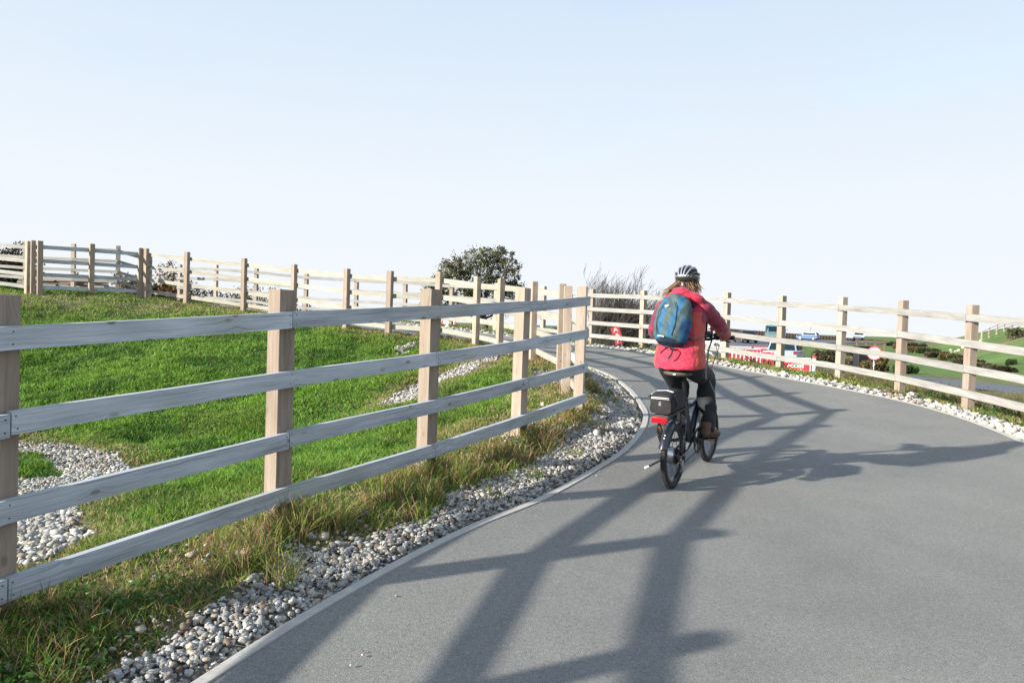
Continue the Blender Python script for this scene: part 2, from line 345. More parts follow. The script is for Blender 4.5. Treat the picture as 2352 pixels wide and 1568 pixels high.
geo=lambda a,b,n:list(np.geomspace(a,b,n))
xs=np.array([-v for v in geo(45,4500,22)][::-1]+list(axis([(-44,-20,.8),(-20,-9,.3),(-9,8,.1),(8,30,.4),(30,90,1.5)]))+geo(90,4500,22))
ys=np.array([-v for v in geo(8,1500,14)][::-1]+list(axis([(-7,1,.4),(1,14,.1),(14,30,.22),(30,60,.8),(60,150,2.5)]))+geo(150,6000,26))
X,Y=np.meshgrid(xs,ys); Xf,Yf=X.ravel(),Y.ravel(); Z=H(Xf,Yf)
g,dry,ir=masks(Xf,Yf)
near=(np.abs(Xf)<25)&(Yf<40)&(Yf>-8)
Z=Z+np.where(near&~ir&~g,(fbm(Xf,Yf,2.2)-.5)*.12*np.clip(np.minimum(dline(Xf,Yf,LE),dline(Xf,Yf,RE))*3-.3,0,1)+((fbm(Xf,Yf,.75)-.5)*.34+(fbm(Xf+7,Yf,1.9)-.5)*.14)*np.clip((dline(Xf,Yf,np.array([p[:2] for p in allinn]))-.35)*.8,0,1)*np.clip(dline(Xf,Yf,RE)-.9,0,1)*np.clip(dline(Xf,Yf,LE)-.6,0,1),0)
Z=np.where(ir|(dline(Xf,Yf,LE)<.11)|(dline(Xf,Yf,RE)<.09),Z-.07,Z); Z=np.where(g,Z-.03,Z)
def grid_mesh(name,nx,ny,co,mat):
    me=bpy.data.meshes.new(name); idx=np.arange(nx*ny).reshape(ny,nx)
    f=np.stack([idx[:-1,:-1],idx[:-1,1:],idx[1:,1:],idx[1:,:-1]],-1).reshape(-1,4)
    me.vertices.add(len(co)); me.vertices.foreach_set('co',co.astype('f').ravel()); me.loops.add(f.size); me.loops.foreach_set('vertex_index',f.ravel().astype('i'))
    me.polygons.add(len(f)); me.polygons.foreach_set('loop_start',np.arange(0,f.size,4,dtype='i')); me.polygons.foreach_set('use_smooth',np.ones(len(f),bool))
    me.update(calc_edges=True); me.materials.append(mat); return me
def addcol(me,cols):
    a=me.color_attributes.new('Col','FLOAT_COLOR','POINT'); c=np.ones((len(cols),4),'f'); c[:,:3]=cols; a.data.foreach_set('color',c.ravel())
# ground colours by what grows / lies there
ncol=fbm(Xf,Yf,.25)[:,None]; field=(np.array([.12,.20,.06])*(.65+.4*ncol)+np.array([.05,.04,.02])*(fbm(Xf,Yf,.9)[:,None]-.3))
straw=np.array([.21,.17,.09]); soil=np.array([.09,.115,.04]); stone=np.array([.34,.32,.29])
base=np.where(near[:,None],soil*(1-dry[:,None])+np.array([.22,.185,.12])*dry[:,None],field)
farstraw=((fbm(Xf,Yf,.12)>.52)&(Xf>12)&(Yf>30)&(Yf<75)&(Xf<34+(Yf-40)*.5))|((Yf>95)&(Xf>30)&(Xf<75))|((Xf<5)&(Yf>40)&(fbm(Xf,Yf,.1)>.5))
base=np.where(farstraw[:,None],np.array([.15,.145,.07])*(.7+.6*ncol),base)
bankr=(Xf>6.6)&(Xf<17)&(Yf<40)&(Yf>3)
base=np.where(bankr[:,None],np.array([.085,.10,.05]),base)
gc=stone*np.where(Xf>5,1.1,.9)[:,None]
base=np.where(g[:,None],gc,base)
mg,nt,b=newmat('ground_soil'); L=nt.links
a=N(nt,'ShaderNodeAttribute',attribute_name='Col'); tc=N(nt,'ShaderNodeTexCoord')
n1=N(nt,'ShaderNodeTexNoise',inp={'Scale':9.,'Detail':8.,'Roughness':.7}); L.new(tc.outputs['Object'],n1.inputs['Vector'])
n2=N(nt,'ShaderNodeTexNoise',inp={'Scale':.35,'Detail':8.,'Roughness':.75}); L.new(tc.outputs['Object'],n2.inputs['Vector'])
r=ramp(nt,[(.3,.55),(.5,1),(.7,1.35)]); L.new(n1.outputs['Fac'],r.inputs[0]); r2=ramp(nt,[(.3,.7),(.7,1.3)]); L.new(n2.outputs['Fac'],r2.inputs[0])
c=mix(nt,1.,a.outputs['Color'],r.outputs[0],'MULTIPLY'); c=mix(nt,1.,c,r2.outputs[0],'MULTIPLY'); L.new(c,b.inputs['Base Color']); b.inputs['Roughness'].default_value=.95; b.inputs['Specular IOR Level'].default_value=.1
bp=N(nt,'ShaderNodeBump',inp={'Strength':.9,'Distance':.06}); L.new(n1.outputs['Fac'],bp.inputs['Height']); L.new(bp.outputs[0],b.inputs['Normal'])
me=grid_mesh('ground',len(xs),len(ys),np.stack([Xf,Yf,Z],-1),mg); addcol(me,base)
go=bpy.data.objects.new('ground',me); COL.objects.link(go); tag(go,'grassy ground falling away from the ramp to the fields','ground',kind='structure')
# ---------------------------------------------------------------- asphalt path
m,nt,b=newmat('worn_asphalt'); L=nt.links; tc=N(nt,'ShaderNodeTexCoord')
n1=N(nt,'ShaderNodeTexNoise',inp={'Scale':230.,'Detail':3.,'Roughness':.6}); L.new(tc.outputs['Object'],n1.inputs['Vector'])
n2=N(nt,'ShaderNodeTexNoise',inp={'Scale':.9,'Detail':7.,'Roughness':.62}); L.new(tc.outputs['Object'],n2.inputs['Vector'])
vo=N(nt,'ShaderNodeTexVoronoi',inp={'Scale':26.,'Randomness':1.}); L.new(tc.outputs['Object'],vo.inputs['Vector'])
r1=ramp(nt,[(.3,.5),(.5,1.),(.7,1.55)]); L.new(n1.outputs['Fac'],r1.inputs[0]); r2=ramp(nt,[(.3,(.180,.180,.171)),(.5,(.208,.206,.193)),(.72,(.232,.227,.21))]); L.new(n2.outputs['Fac'],r2.inputs[0])
n4=N(nt,'ShaderNodeTexNoise',inp={'Scale':48.,'Detail':4.,'Roughness':.7}); L.new(tc.outputs['Object'],n4.inputs['Vector']); r4=ramp(nt,[(.3,.84),(.5,1.),(.7,1.16)]); L.new(n4.outputs['Fac'],r4.inputs[0])
n5=N(nt,'ShaderNodeTexNoise',inp={'Scale':.35,'Detail':3.,'Roughness':.5,'Distortion':1.2}); L.new(tc.outputs['Object'],n5.inputs['Vector']); r5=ramp(nt,[(.40,1.),(.47,.965),(.54,1.),(.62,1.03)]); L.new(n5.outputs['Fac'],r5.inputs[0])
c=mix(nt,1.,r2.outputs[0],r1.outputs[0],'MULTIPLY'); c=mix(nt,1.,c,r4.outputs[0],'MULTIPLY'); c=mix(nt,1.,c,r5.outputs[0],'MULTIPLY')
rs=ramp(nt,[(0,1),(.035,.7),(.06,0)]); L.new(vo.outputs['Distance'],rs.inputs[0]); n3=N(nt,'ShaderNodeTexNoise',inp={'Scale':5.,'Detail':2.}); L.new(tc.outputs['Object'],n3.inputs['Vector'])
gt=N(nt,'ShaderNodeMath',operation='GREATER_THAN',inp={1:.6}); L.new(n3.outputs['Fac'],gt.inputs[0]); ml=N(nt,'ShaderNodeMath',operation='MULTIPLY'); L.new(gt.outputs[0],ml.inputs[0]); L.new(rs.outputs[0],ml.inputs[1])
ml2=N(nt,'ShaderNodeMath',operation='MULTIPLY',inp={1:.6}); L.new(ml.outputs[0],ml2.inputs[0]); c=mix(nt,ml2.outputs[0],c,(.42,.42,.4)); L.new(c,b.inputs['Base Color'])
b.inputs['Roughness'].default_value=.85; b.inputs['Specular IOR Level'].default_value=.25
bp=N(nt,'ShaderNodeBump',inp={'Strength':.7,'Distance':.005}); L.new(n1.outputs['Fac'],bp.inputs['Height']); L.new(bp.outputs[0],b.inputs['Normal'])
nc=21; tt=np.linspace(0,1,nc); P2=LE[:,None]*(1-tt)[None,:,None]+RE[:,None]*tt[None,:,None]; P2=P2.reshape(-1,2); Zp=H(P2[:,0],P2[:,1])
me=grid_mesh('path',nc,240,np.c_[P2,Zp],m); po=bpy.data.objects.new('path',me); COL.objects.link(po); tag(po,'grey asphalt cycle path curving up and left','path',kind='structure')
def hp(x,y): return h1(x,y)
# concrete edging, left
M_CONC=simple('pale_concrete',(.40,.385,.35),.9,noise=.3,nscale=14,bump=.4)
def edging(E,d0,d1,name,up,label):
    A=offs(E,d0); B=offs(E,d1); za=H(E[:,0],E[:,1])+up; mb=MB(); n=len(E)
    vs=[(*A[i],za[i]-.15) for i in range(n)]+[(*A[i],za[i]) for i in range(n)]+[(*B[i],za[i]) for i in range(n)]+[(*B[i],za[i]-.15) for i in range(n)]
    fs=[]
    for k in range(3):
        for i in range(n-1): fs.append((k*n+i,k*n+i+1,(k+1)*n+i+1,(k+1)*n+i))
    mb.add(vs,fs); o=mb.build(name,M_CONC,smooth=30); tag(o,label,'kerb',kind='structure')
edging(LE[:226],-.002,-.06,'path_edging',.007,'pale concrete edging along the left side of the path')
edging(RE[:226],.002,.05,'path_edging',.006,'thin concrete edging along the right side of the path')
# ---------------------------------------------------------------- fences
K_NAIL=simple('rusty_nail',(.06,.045,.04),.7)
RAILH=[1.235,.875,.515,.185]
def fence(name,posts,side,mat,label,hh=1.4,start=0,railh=RAILH,pw=.1,mpost=None,mat2=None,split=0,nails=False):
    """side=+1: rails on the right hand of the walking direction"""
    root=empty(name,(posts[0][0],posts[0][1],posts[0][2]),label=label,cat='fence'); o0=Vector(posts[0])
    n=len(posts); rnd=random.Random(name+str(n)+str(start))
    ns=[perp(posts,i)*side for i in range(n)]
    for i,p in enumerate(posts):
        nn=Vector((*ns[i],0)); t=Vector((0,0,1)).cross(nn); top=hh+rnd.uniform(-.015,.02)
        lean=Vector((rnd.uniform(-.006,.006),rnd.uniform(-.006,.006),0)); mb=MB(); w=pw/2
        c=[nn*w*a+t*w*1.22*b for a,b in((-1,-1),(1,-1),(1,1),(-1,1))]; u0=rnd.uniform(0,9)
        z0=-.35; lv=[z0,top]; vs=[]
        for z in lv:
            for q in c: vs.append(Vector(p)-o0+q+Vector((0,0,z))+lean*z)
        for q in c: vs.append(Vector(p)-o0+q*.93+Vector((0,0,top+.004))+lean*top)
        fs=[];uv=[]
        for k in range(4):
            l=(k+1)%4; v0=k*pw*1.3
            fs.append((k,l,4+l,4+k)); uv.append([(u0+z0,v0),(u0+z0,v0+pw),(u0+top,v0+pw),(u0+top,v0)])
            fs.append((4+k,4+l,8+l,8+k)); uv.append([(u0,v0),(u0,v0+pw),(u0,v0+pw),(u0,v0)])
        fs.append((8,9,10,11)); uv.append([(u0,.5),(u0+.02,.5),(u0+.02,.6),(u0,.6)])
        mb.add(vs,fs,uv); mb.build('post',mpost or M_POST,root)
    th=.038; hw=.049
    for r,zr in enumerate(railh):
        i=-(1 if (r+start)%2 else 0)
        while i<n-1:
            a,b=max(i,0),min(i+2,n-1); ids=list(range(a,b+1)); i+=2
            if len(ids)<2: continue
            jz=rnd.uniform(-.006,.006); pts=[]
            for q in ids:
                c=Vector(posts[q])-o0+Vector((*ns[q],0))*(pw/2+th/2+.001)+Vector((0,0,zr+jz)); pts.append((c,Vector((*ns[q],0))))
            d0=(pts[1][0]-pts[0][0]).normalized(); d1=(pts[-1][0]-pts[-2][0]).normalized()
            pts[0]=(pts[0][0]+d0*(.003 if a>0 else -.06),pts[0][1]); pts[-1]=(pts[-1][0]-d1*(.003 if b<n-1 else -.06),pts[-1][1])
            # subdivide for slight sag / warp
            fine=[];
            for k in range(len(pts)-1):
                for s in range(4):
                    t=s/4; c=pts[k][0].lerp(pts[k+1][0],t); nn=pts[k][1].lerp(pts[k+1][1],t)
                    if len(pts)==3:
                        # bend gently over the middle post
                        pass
                    fine.append((c+Vector((0,0,rnd.uniform(-.0015,.0015))),nn.normalized()))
            fine.append(pts[-1]); vs=[];u=rnd.uniform(0,20); us=[]
            for k,(c,nn) in enumerate(fine):
                if k: u+=(c-fine[k-1][0]).length
                us.append(u)
                for (x,z) in ((-1,-1),(1,-1),(1,1),(-1,1)): vs.append(c+nn*x*th/2+Vector((0,0,z*hw)))
            fs=[];uv=[];vv=[0,th,th+2*hw,2*th+2*hw,2*th+4*hw]
            for k in range(len(fine)-1):
                for e in range(4):
                    f=(e+1)%4; fs.append((k*4+e,k*4+f,k*4+4+f,k*4+4+e)); uv.append([(us[k],vv[e]),(us[k],vv[e+1]),(us[k+1],vv[e+1]),(us[k+1],vv[e])])
            m_=len(fine)-1
            fs.append((3,2,1,0)); uv.append([(0,0),(.02,0),(.02,.02),(0,.02)]); fs.append((m_*4,m_*4+1,m_*4+2,m_*4+3)); uv.append([(0,0),(.02,0),(.02,.02),(0,.02)])
            g=MB().add(vs,fs,uv)
            if nails and posts[a][1]<12:
                for q in ids:
                    nn=Vector((*ns[q],0)); off=(.024 if q==a else (-.024 if q==b else 0)); dirn=(Vector(posts[ids[1]])-Vector(posts[ids[0]])).normalized()
                    c=Vector(posts[q])-o0+nn*(pw/2+th+.0012)+Vector((0,0,zr+jz))
                    for z in (-.026,.028): g.disc(c+dirn*(off+rnd.uniform(-.006,.006))+Vector((0,0,z)),nn,.0036,.002,n=8,mi=1)
            g.build('rail',[(mat2 if mat2 and a>=split else mat),K_NAIL],root)
    return root
fence('timber_fence',(pre[:3][::-1]+inner),1,M_RAIL,'long four-rail fence nearest the camera, weathered grey rails, around the grass hollow',start=0,mat2=M_RAIL_FAR,split=7,nails=True)
fence('timber_fence',allout[1:],-1,M_RAIL_OUT,'pale four-rail timber fence along the outer side of the path, behind the cyclist',start=1,railh=[1.24,.895,.555,.22])
fence('timber_fence',inner2,1,M_RAIL,'short shaded timber fence at the top left between the two doubled posts',start=0)
fence('timber_fence',left_posts,1,M_RAIL_OUT,'sunlit timber fence at the left edge of the photo, in front of the dark tree',start=1)
fence('timber_fence',far_posts,-1,M_RAIL_OUT,'pale timber fence at far left, behind the short shaded fence, before the timber stack',start=0,hh=1.67,railh=[h_+.27 for h_ in RAILH])
# ---------------------------------------------------------------- ground cover
Zg=Z.reshape(len(ys),len(xs))
def gz(x,y):
    i=np.clip(np.searchsorted(xs,x)-1,0,len(xs)-2); j=np.clip(np.searchsorted(ys,y)-1,0,len(ys)-2)
    u=(x-xs[i])/(xs[i+1]-xs[i]); v=(y-ys[j])/(ys[j+1]-ys[j])
    return (Zg[j,i]*(1-u)+Zg[j,i+1]*u)*(1-v)+(Zg[j+1,i]*(1-u)+Zg[j+1,i+1]*u)*v
def inview(x,y,z,mx=420,my=200):
    p=np.stack([x,y,z],-1)@RN; w=-p[:,2]; w=np.where(w<.3,.3,w); px=1176+F*p[:,0]/w; py=784-F*p[:,1]/w
    return (px>-mx)&(px<2352+mx)&(py>-my)&(py<1568+my)&(p[:,2]<-.5)
def raw_mesh(name,co,loops,starts,mat,cols,smooth=False):
    me=bpy.data.meshes.new(name); me.vertices.add(len(co)); me.vertices.foreach_set('co',np.ascontiguousarray(co,'f').ravel())
    me.loops.add(len(loops)); me.loops.foreach_set('vertex_index',loops.astype('i')); me.polygons.add(len(starts)); me.polygons.foreach_set('loop_start',starts.astype('i'))
    if smooth: me.polygons.foreach_set('use_smooth',np.ones(len(starts),bool))
    me.update(calc_edges=True); me.materials.append(mat); addcol(me,cols); return me
def blades(name,P,h,w,lean,col,mat,label,cat,nseg=2,droop=1.,top=None):
    """one ribbon per blade: P (n,3), h, w, lean (n,), col (n,3)"""
    n=len(P); a=RNG.random(n)*2*PI; b=RNG.random(n)*2*PI; d=np.stack([np.cos(a),np.sin(a)],-1); s=np.stack([np.cos(b),np.sin(b)],-1)
    if top is not None: d=d*.6+top; 
    m=2*nseg+1; V=np.zeros((n,m,3))
    for k in range(nseg):
        t=k/nseg; ww=w*(1-.35*t)*.5; o=d*(lean*t**1.7)[:,None]; z=h*(t-.25*droop*lean/np.maximum(h,.01)*t*t)
        for e,sg in enumerate((-1,1)):
            V[:,2*k+e,:2]=P[:,:2]+o+s*(ww*sg)[:,None]; V[:,2*k+e,2]=P[:,2]+z
    V[:,-1,:2]=P[:,:2]+d*lean[:,None]; V[:,-1,2]=P[:,2]+h*np.maximum(.15,1-.25*droop*lean/np.maximum(h,.01))
    tpl=[];st=[];c=0
    for k in range(nseg-1): tpl+= [2*k,2*k+1,2*k+3,2*k+2]; st.append(c); c+=4
    tpl+=[2*nseg-2,2*nseg-1,2*nseg]; st.append(c); c+=3
    loops=(np.array(tpl)[None]+np.arange(n)[:,None]*m).ravel(); starts=(np.array(st)[None]+np.arange(n)[:,None]*c).ravel()
    me=raw_mesh(name,V.reshape(-1,3),loops,starts,mat,np.repeat(col,m,0))
    o=bpy.data.objects.new(name,me); COL.objects.link(o); tag(o,label,cat,kind='stuff'); return o
M_GRASS=vcmat('grass_blade',.6,trans=.38,spec=.25); M_DRY=vcmat('dry_blade',.75,trans=.38,spec=.15)
def lush(x,y,dry,n):
    k=fbm(x,y,.7)[:,None]; r=RNG.random((n,1)); c=np.array([.12,.26,.034])*(1-k)+np.array([.25,.42,.06])*k
    c=np.where(r>.86,np.array([.17,.22,.04]),c); cp=(fbm(x+12,y+3,1.5)<.42)[:,None]; c=np.where((r<.2)|cp&(r<.8),np.array([.07,.17,.028]),c)
    yel=(fbm(x+40,y,.45)>.58)[:,None]; c=np.where(yel,c*.6+np.array([.15,.20,.04])*.4,c)
    dr=(RNG.random(n)<dry*.75)[:,None]; q=RNG.random((n,1)); dc=np.where(q<.55,np.array([.42,.33,.18]),np.where(q<.82,np.array([.26,.24,.09]),np.array([.27,.16,.09])))
    c=np.where(dr,dc,c); return c*(.75+.5*RNG.random((n,1)))
# short growth everywhere inside the view
n=1500000
u=RNG.random(n); dist=2.2*(30/2.2)**(u**1.0); ang=np.radians(RNG.uniform(-42,42,n)); gx=dist*np.sin(ang); gy=dist*np.cos(ang)   # log-distance: density ~ 1/d^2
keep=(gx<7.6)|(gy<18); gx,gy,dist=gx[keep],gy[keep],dist[keep]
pr=(RNG.random(len(gx))<1-.45*np.exp(-(dline(gx,gy,GN)/.3)**2)); gx,gy,dist=gx[pr],gy[pr],dist[pr]
pr=RNG.random(len(gx))<np.clip((dist/13),.22,1); gx,gy,dist=gx[pr],gy[pr],dist[pr]
z=gz(gx,gy); k=inview(gx,gy,z,150,100); gx,gy,dist,z=gx[k],gy[k],dist[k],z[k]
gm,dm,im=masks(gx,gy); k=(~im)&((~gm)|(RNG.random(len(gx))<.02)); k&=(dline(gx,gy,LE[:226])>.09)&((dline(gx,gy,RE)>.33)|(RNG.random(len(gx))<.04)); k&=RNG.random(len(gx))>dm*.45
gx,gy,dist,z,dm=gx[k],gy[k],dist[k],z[k],dm[k]; n=len(gx)
cl=fbm(gx,gy,2.3); sc=(np.maximum(dist,3)/6)**.55
hh=(.020+.065*np.clip((cl-.32)*2.2,0,1)+.03*RNG.random(n))*(1-.35*dm)*np.where(gx>6.4,.8,1)*(.8+.35*sc); ww=(.004+.007*RNG.random(n))*sc*1.15
flat=RNG.random(n)<.35; ww=np.where(flat,ww*2.4,ww); hh=np.where(flat,hh*.75,hh); ln=hh*(.2+.8*RNG.random(n))
blades('grass',np.stack([gx,gy,z-.008],-1),hh,ww,ln,lush(gx,gy,dm,n),M_GRASS,'short lush green grass in the hollow and on the verges','grass')
print('short blades',n)
# long arching tufts along fence feet and gravel edge
tx=[];ty=[];tl=[]
def along(Pl,cnt,off,sd,ln,ymax=40,ymin=-1):
    L_=resample(np.array([p[:2] for p in Pl]),400); nn=offs(L_,1)-L_
    for _ in range(cnt):
        i=random.randrange(400); d=random.gauss(off,sd); p=L_[i]+nn[i]*d
        if ymin<p[1]<ymax: tx.append(p[0]); ty.append(p[1]); tl.append(ln*random.uniform(.6,1.25))
along(allinn,440,.22,.2,.13,18); along(GN[25:75],260,-.05,.14,.15); along(allout,420,-.12,.2,.07); along(allout,420,-.75,.3,.13,30,2); along(GN[75:],120,-.1,.15,.15)
for i,p in enumerate(allinn[:12]):
    for _ in range(7): tx.append(p[0]+random.gauss(.05,.09)); ty.append(p[1]+random.gauss(-.03,.09)); tl.append(random.uniform(.12,.26))
for _ in range(40): tx.append(random.uniform(-2.45,-1.6)); ty.append(random.uniform(1.7,3.1)); tl.append(random.uniform(.12,.22))
for _ in range(60): tx.append(random.uniform(-.9,.0)); ty.append(random.uniform(4.6,5.7)); tl.append(random.uniform(.14,.24))
for _ in range(45): tx.append(random.uniform(-1.45,-1.0)); ty.append(random.uniform(3.6,4.5)); tl.append(random.uniform(.18,.3))
tx,ty,tl=map(np.array,(tx,ty,tl)); gm,dm,im=masks(tx,ty); k=(~im)&((~gm)|(RNG.random(len(tx))<.2))&(dline(tx,ty,LE)>.12)&(dline(tx,ty,RE)>.42); tx,ty,tl,dm=tx[k],ty[k],tl[k],dm[k]
per=52; n=len(tx)*per; bx=np.repeat(tx,per)+RNG.normal(0,.045,n); by=np.repeat(ty,per)+RNG.normal(0,.045,n); L0=np.repeat(tl,per)*RNG.uniform(.45,1.15,n)
dryf=np.repeat(np.clip(dm*.7+RNG.random(len(tx))*.45,0,1),per); ds=np.hypot(bx,by); sc=(np.maximum(ds,3)/5)**.6
blades('tall_grass',np.stack([bx,by,gz(bx,by)-.01],-1),L0,(.0028+.003*RNG.random(n))*sc*1.2,L0*RNG.uniform(.15,.95,n),lush(bx,by,dryf,n)*np.array([1.15,.95,1.1]),M_DRY,'long arching tufts of green and straw grass beside the fence posts','grass',nseg=4,droop=1.3)
# straw litter lying flat
n=30000; i=RNG.integers(0,len(GN),n); sx_=GN[i,0]+RNG.normal(-.2,.26,n); sy_=GN[i,1]+RNG.normal(.05,.25,n); gm,dm,im=masks(sx_,sy_); k=(~im)&(RNG.random(n)<np.where(gm,.12,.9))&(dline(sx_,sy_,LE)>.1); sx_,sy_=sx_[k],sy_[k]; n=len(sx_)
cc=np.array([.42,.34,.21])*(.5+.8*RNG.random((n,1))); cc[RNG.random(n)<.3]*=np.array([.7,.5,.4])
blades('straw',np.stack([sx_,sy_,gz(sx_,sy_)+.004],-1),.02+.03*RNG.random(n),.003+.003*RNG.random(n),.04+.12*RNG.random(n),cc,M_DRY,'dead straw lying along the edge of the gravel','straw',nseg=2,droop=.2)
# ---------------------------------------------------------------- broad leaved weeds (bottom left and verge)
def leaves(cx,cy,n,rad,size,cols,hmax):
    a=RNG.random(n)*2*PI; r=rad*np.sqrt(RNG.random(n)); x=cx+r*np.cos(a); y=cy+r*np.sin(a); z=gz(x,y)+hmax*RNG.random(n)*(1-.5*r/rad); return x,y,z,np.full(n,size),cols
wx=[];wy=[];wz=[];ws=[];wc=[]
def weed(cx,cy,n,rad,size,col,hm):
    x,y,z,s,c=leaves(cx,cy,n,rad,size,col,hm); wx.append(x);wy.append(y);wz.append(z);ws.append(s*(.6+.7*RNG.random(n)));wc.append(np.array(col)*(.6+.7*RNG.random((n,1))))
for _ in range(26): weed(random.uniform(-2.6,-1.62),random.uniform(2.5,3.6),110,.15,.016,(.07,.17,.03),.10)
for _ in range(16): weed(random.uniform(-2.2,-1.6),random.uniform(1.9,2.8),90,.12,.015,(.075,.15,.03),.12)
for _ in range(40):
    i=random.randrange(30,75); weed(GN[i,0]-random.uniform(.05,.5),GN[i,1]+random.uniform(0,.3),50,.1,.011,(.06,.15,.03),.06)
for _ in range(60):
    i=random.randrange(8,17); p=allout[i]; weed(p[0]+random.uniform(-.4,.5),p[1]+random.uniform(-.8,.8),26,.12,.03,random.choice([(.05,.12,.03),(.10,.11,.04),(.16,.09,.05)]),.18)
x,y,z,s=map(np.concatenate,(wx,wy,wz,ws)); c=np.concatenate(wc); k=~masks(x,y)[2]; x,y,z,s,c=x[k],y[k],z[k],s[k],c[k]; n=len(x)
A=RNG.normal(0,1,(n,3)); A[:,2]*=.45; A/=np.linalg.norm(A,axis=1)[:,None]; B=np.cross(A,RNG.normal(0,1,(n,3))*np.array([.4,.4,1])); B/=np.linalg.norm(B,axis=1)[:,None]
C0=np.stack([x,y,z+.01],-1); V=np.stack([C0-A*s[:,None],C0-A*s[:,None]*.2+B*s[:,None]*.55,C0+A*s[:,None],C0-A*s[:,None]*.2-B*s[:,None]*.55],1)
me=raw_mesh('weeds',V.reshape(-1,3),np.arange(4*n),np.arange(0,4*n,4),M_GRASS,np.repeat(c,4,0)); o=bpy.data.objects.new('weeds',me); COL.objects.link(o); tag(o,'dark broad leaved weeds among the verge grass','weeds',kind='stuff')
# ---------------------------------------------------------------- gravel
def stones(name,x,y,r,col,sub,label):
    bm=bmesh.new(); bmesh.ops.create_icosphere(bm,subdivisions=sub,radius=1); V0=np.array([v.co[:] for v in bm.verts]); F0=np.array([[v.index for v in f.verts] for f in bm.faces]); bm.free()
    n=len(x); m=len(V0); S=RNG.uniform(.62,1.25,(n,1,3)); S[:,:,2]*=.7; J=1+RNG.normal(0,.21 if sub==2 else .24,(n,m,1)); V=V0[None]*S*J
    # random rotation (z and a tilt)
    a=RNG.random(n)*2*PI; t=RNG.normal(0,.45,n); ca,sa,ct,st=np.cos(a),np.sin(a),np.cos(t),np.sin(t)
    y1=V[:,:,1]*ct[:,None]-V[:,:,2]*st[:,None]; z1=V[:,:,1]*st[:,None]+V[:,:,2]*ct[:,None]; x2=V[:,:,0]*ca[:,None]-y1*sa[:,None]; y2=V[:,:,0]*sa[:,None]+y1*ca[:,None]
    V=np.stack([x2,y2,z1],-1)*r[:,None,None]; zz=gz(x,y)+r*.25+RNG.random(n)*.012+.012; V+=np.stack([x,y,zz],-1)[:,None]
    loops=(F0.ravel()[None]+np.arange(n)[:,None]*m).ravel()
    me=raw_mesh(name,V.reshape(-1,3),loops,np.arange(0,len(loops),3),M_STONE,np.repeat(col,m,0)); o=bpy.data.objects.new(name,me); COL.objects.link(o); tag(o,label,'gravel',kind='stuff'); return n
M_STONE=vcmat('limestone_chips',.85,spec=.25)
def scol(n,bright):
    q=RNG.random((n,1)); c=np.where(q<.48,np.array([.47,.455,.42]),np.where(q<.72,np.array([.34,.345,.35]),np.where(q<.90,np.array([.44,.385,.30]),np.array([.20,.155,.12]))))
    return np.clip(c*bright*(.5+.7*RNG.random((n,1))),0,.75)
def cand(x,y,near_r,dens):
    gm,dm,im=masks(x,y); k=gm&(~im); return k
n=140000; i=RNG.integers(0,LE.shape[0],n); j=RNG.random(n); fr=RNG.uniform(0,.95,n); nn=-(offs(LE,1)-LE)
gx=LE[i,0]+nn[i,0]*fr+RNG.normal(0,.05,n); gy=LE[i,1]+nn[i,1]*fr+RNG.normal(0,.05,n); z=gz(gx,gy); k=inview(gx,gy,z,200,150)&(dline(gx,gy,LE)>.075); gx,gy=gx[k],gy[k]; k=cand(gx,gy,0,0); gx,gy=gx[k],gy[k]
nr=gy<7.2; r=np.exp(RNG.normal(math.log(.0106),.40,len(gx)))
k=nr&(RNG.random(len(gx))<.85); stones('gravel',gx[k],gy[k],np.clip(r[k],.006,.021),scol(k.sum(),.93),2,'white and grey limestone chips between the path and the nearest fence'); print('near',k.sum())
_n=2600; _i=RNG.integers(12,70,_n); _x=GN[_i,0]-np.abs(RNG.normal(0,.3,_n)); _y=GN[_i,1]+RNG.normal(0,.15,_n); _k=(~masks(_x,_y)[2])&(fbm(_x,_y,2.)>.45)&(dline(_x,_y,LE)>.1); stones('gravel',_x[_k],_y[_k],np.exp(RNG.normal(math.log(.012),.4,_k.sum())),scol(_k.sum(),.95),1,'loose stones strewn through the verge grass beside the nearest fence')
k=~nr&(RNG.random(len(gx))<.8); stones('gravel',gx[k],gy[k],r[k]*1.2,scol(k.sum(),.9),1,'limestone chips along the inner path edge round the bend'); print('mid',k.sum())
gx=[];gy=[]
for p,cnt in zip(DRAIN,(42000,8000,700,500)):
    lo,hi=p.min(0),p.max(0); gx.append(RNG.uniform(lo[0],hi[0],cnt)); gy.append(RNG.uniform(lo[1],hi[1],cnt))
gx,gy=map(np.concatenate,(gx,gy)); z=gz(gx,gy); k=inview(gx,gy,z,200,150)&(dline(gx,gy,GN)>.4); gx,gy=gx[k],gy[k]; k=cand(gx,gy,0,0); gx,gy=gx[k],gy[k]; r=np.exp(RNG.normal(math.log(.017),.3,len(gx)))
stones('gravel',gx,gy,r,scol(len(gx),.95),1,'pale stones of the drain in the grass hollow behind the nearest fence'); print('drain',len(gx))
n=46000; i=RNG.integers(60,len(RE)-60,n); nn=(offs(RE,1)-RE); fr=RNG.uniform(.04,.55,n); gx=RE[i,0]+nn[i,0]*fr; gy=RE[i,1]+nn[i,1]*fr; k=cand(gx,gy,0,0); gx,gy=gx[k],gy[k]; z=gz(gx,gy); k=inview(gx,gy,z,300,200); gx,gy=gx[k],gy[k]
r=np.exp(RNG.normal(math.log(.024),.3,len(gx))); stones('gravel',gx,gy,r,scol(len(gx),1.3),1,'bright white stones along the right hand edge of the path'); print('right',len(gx))

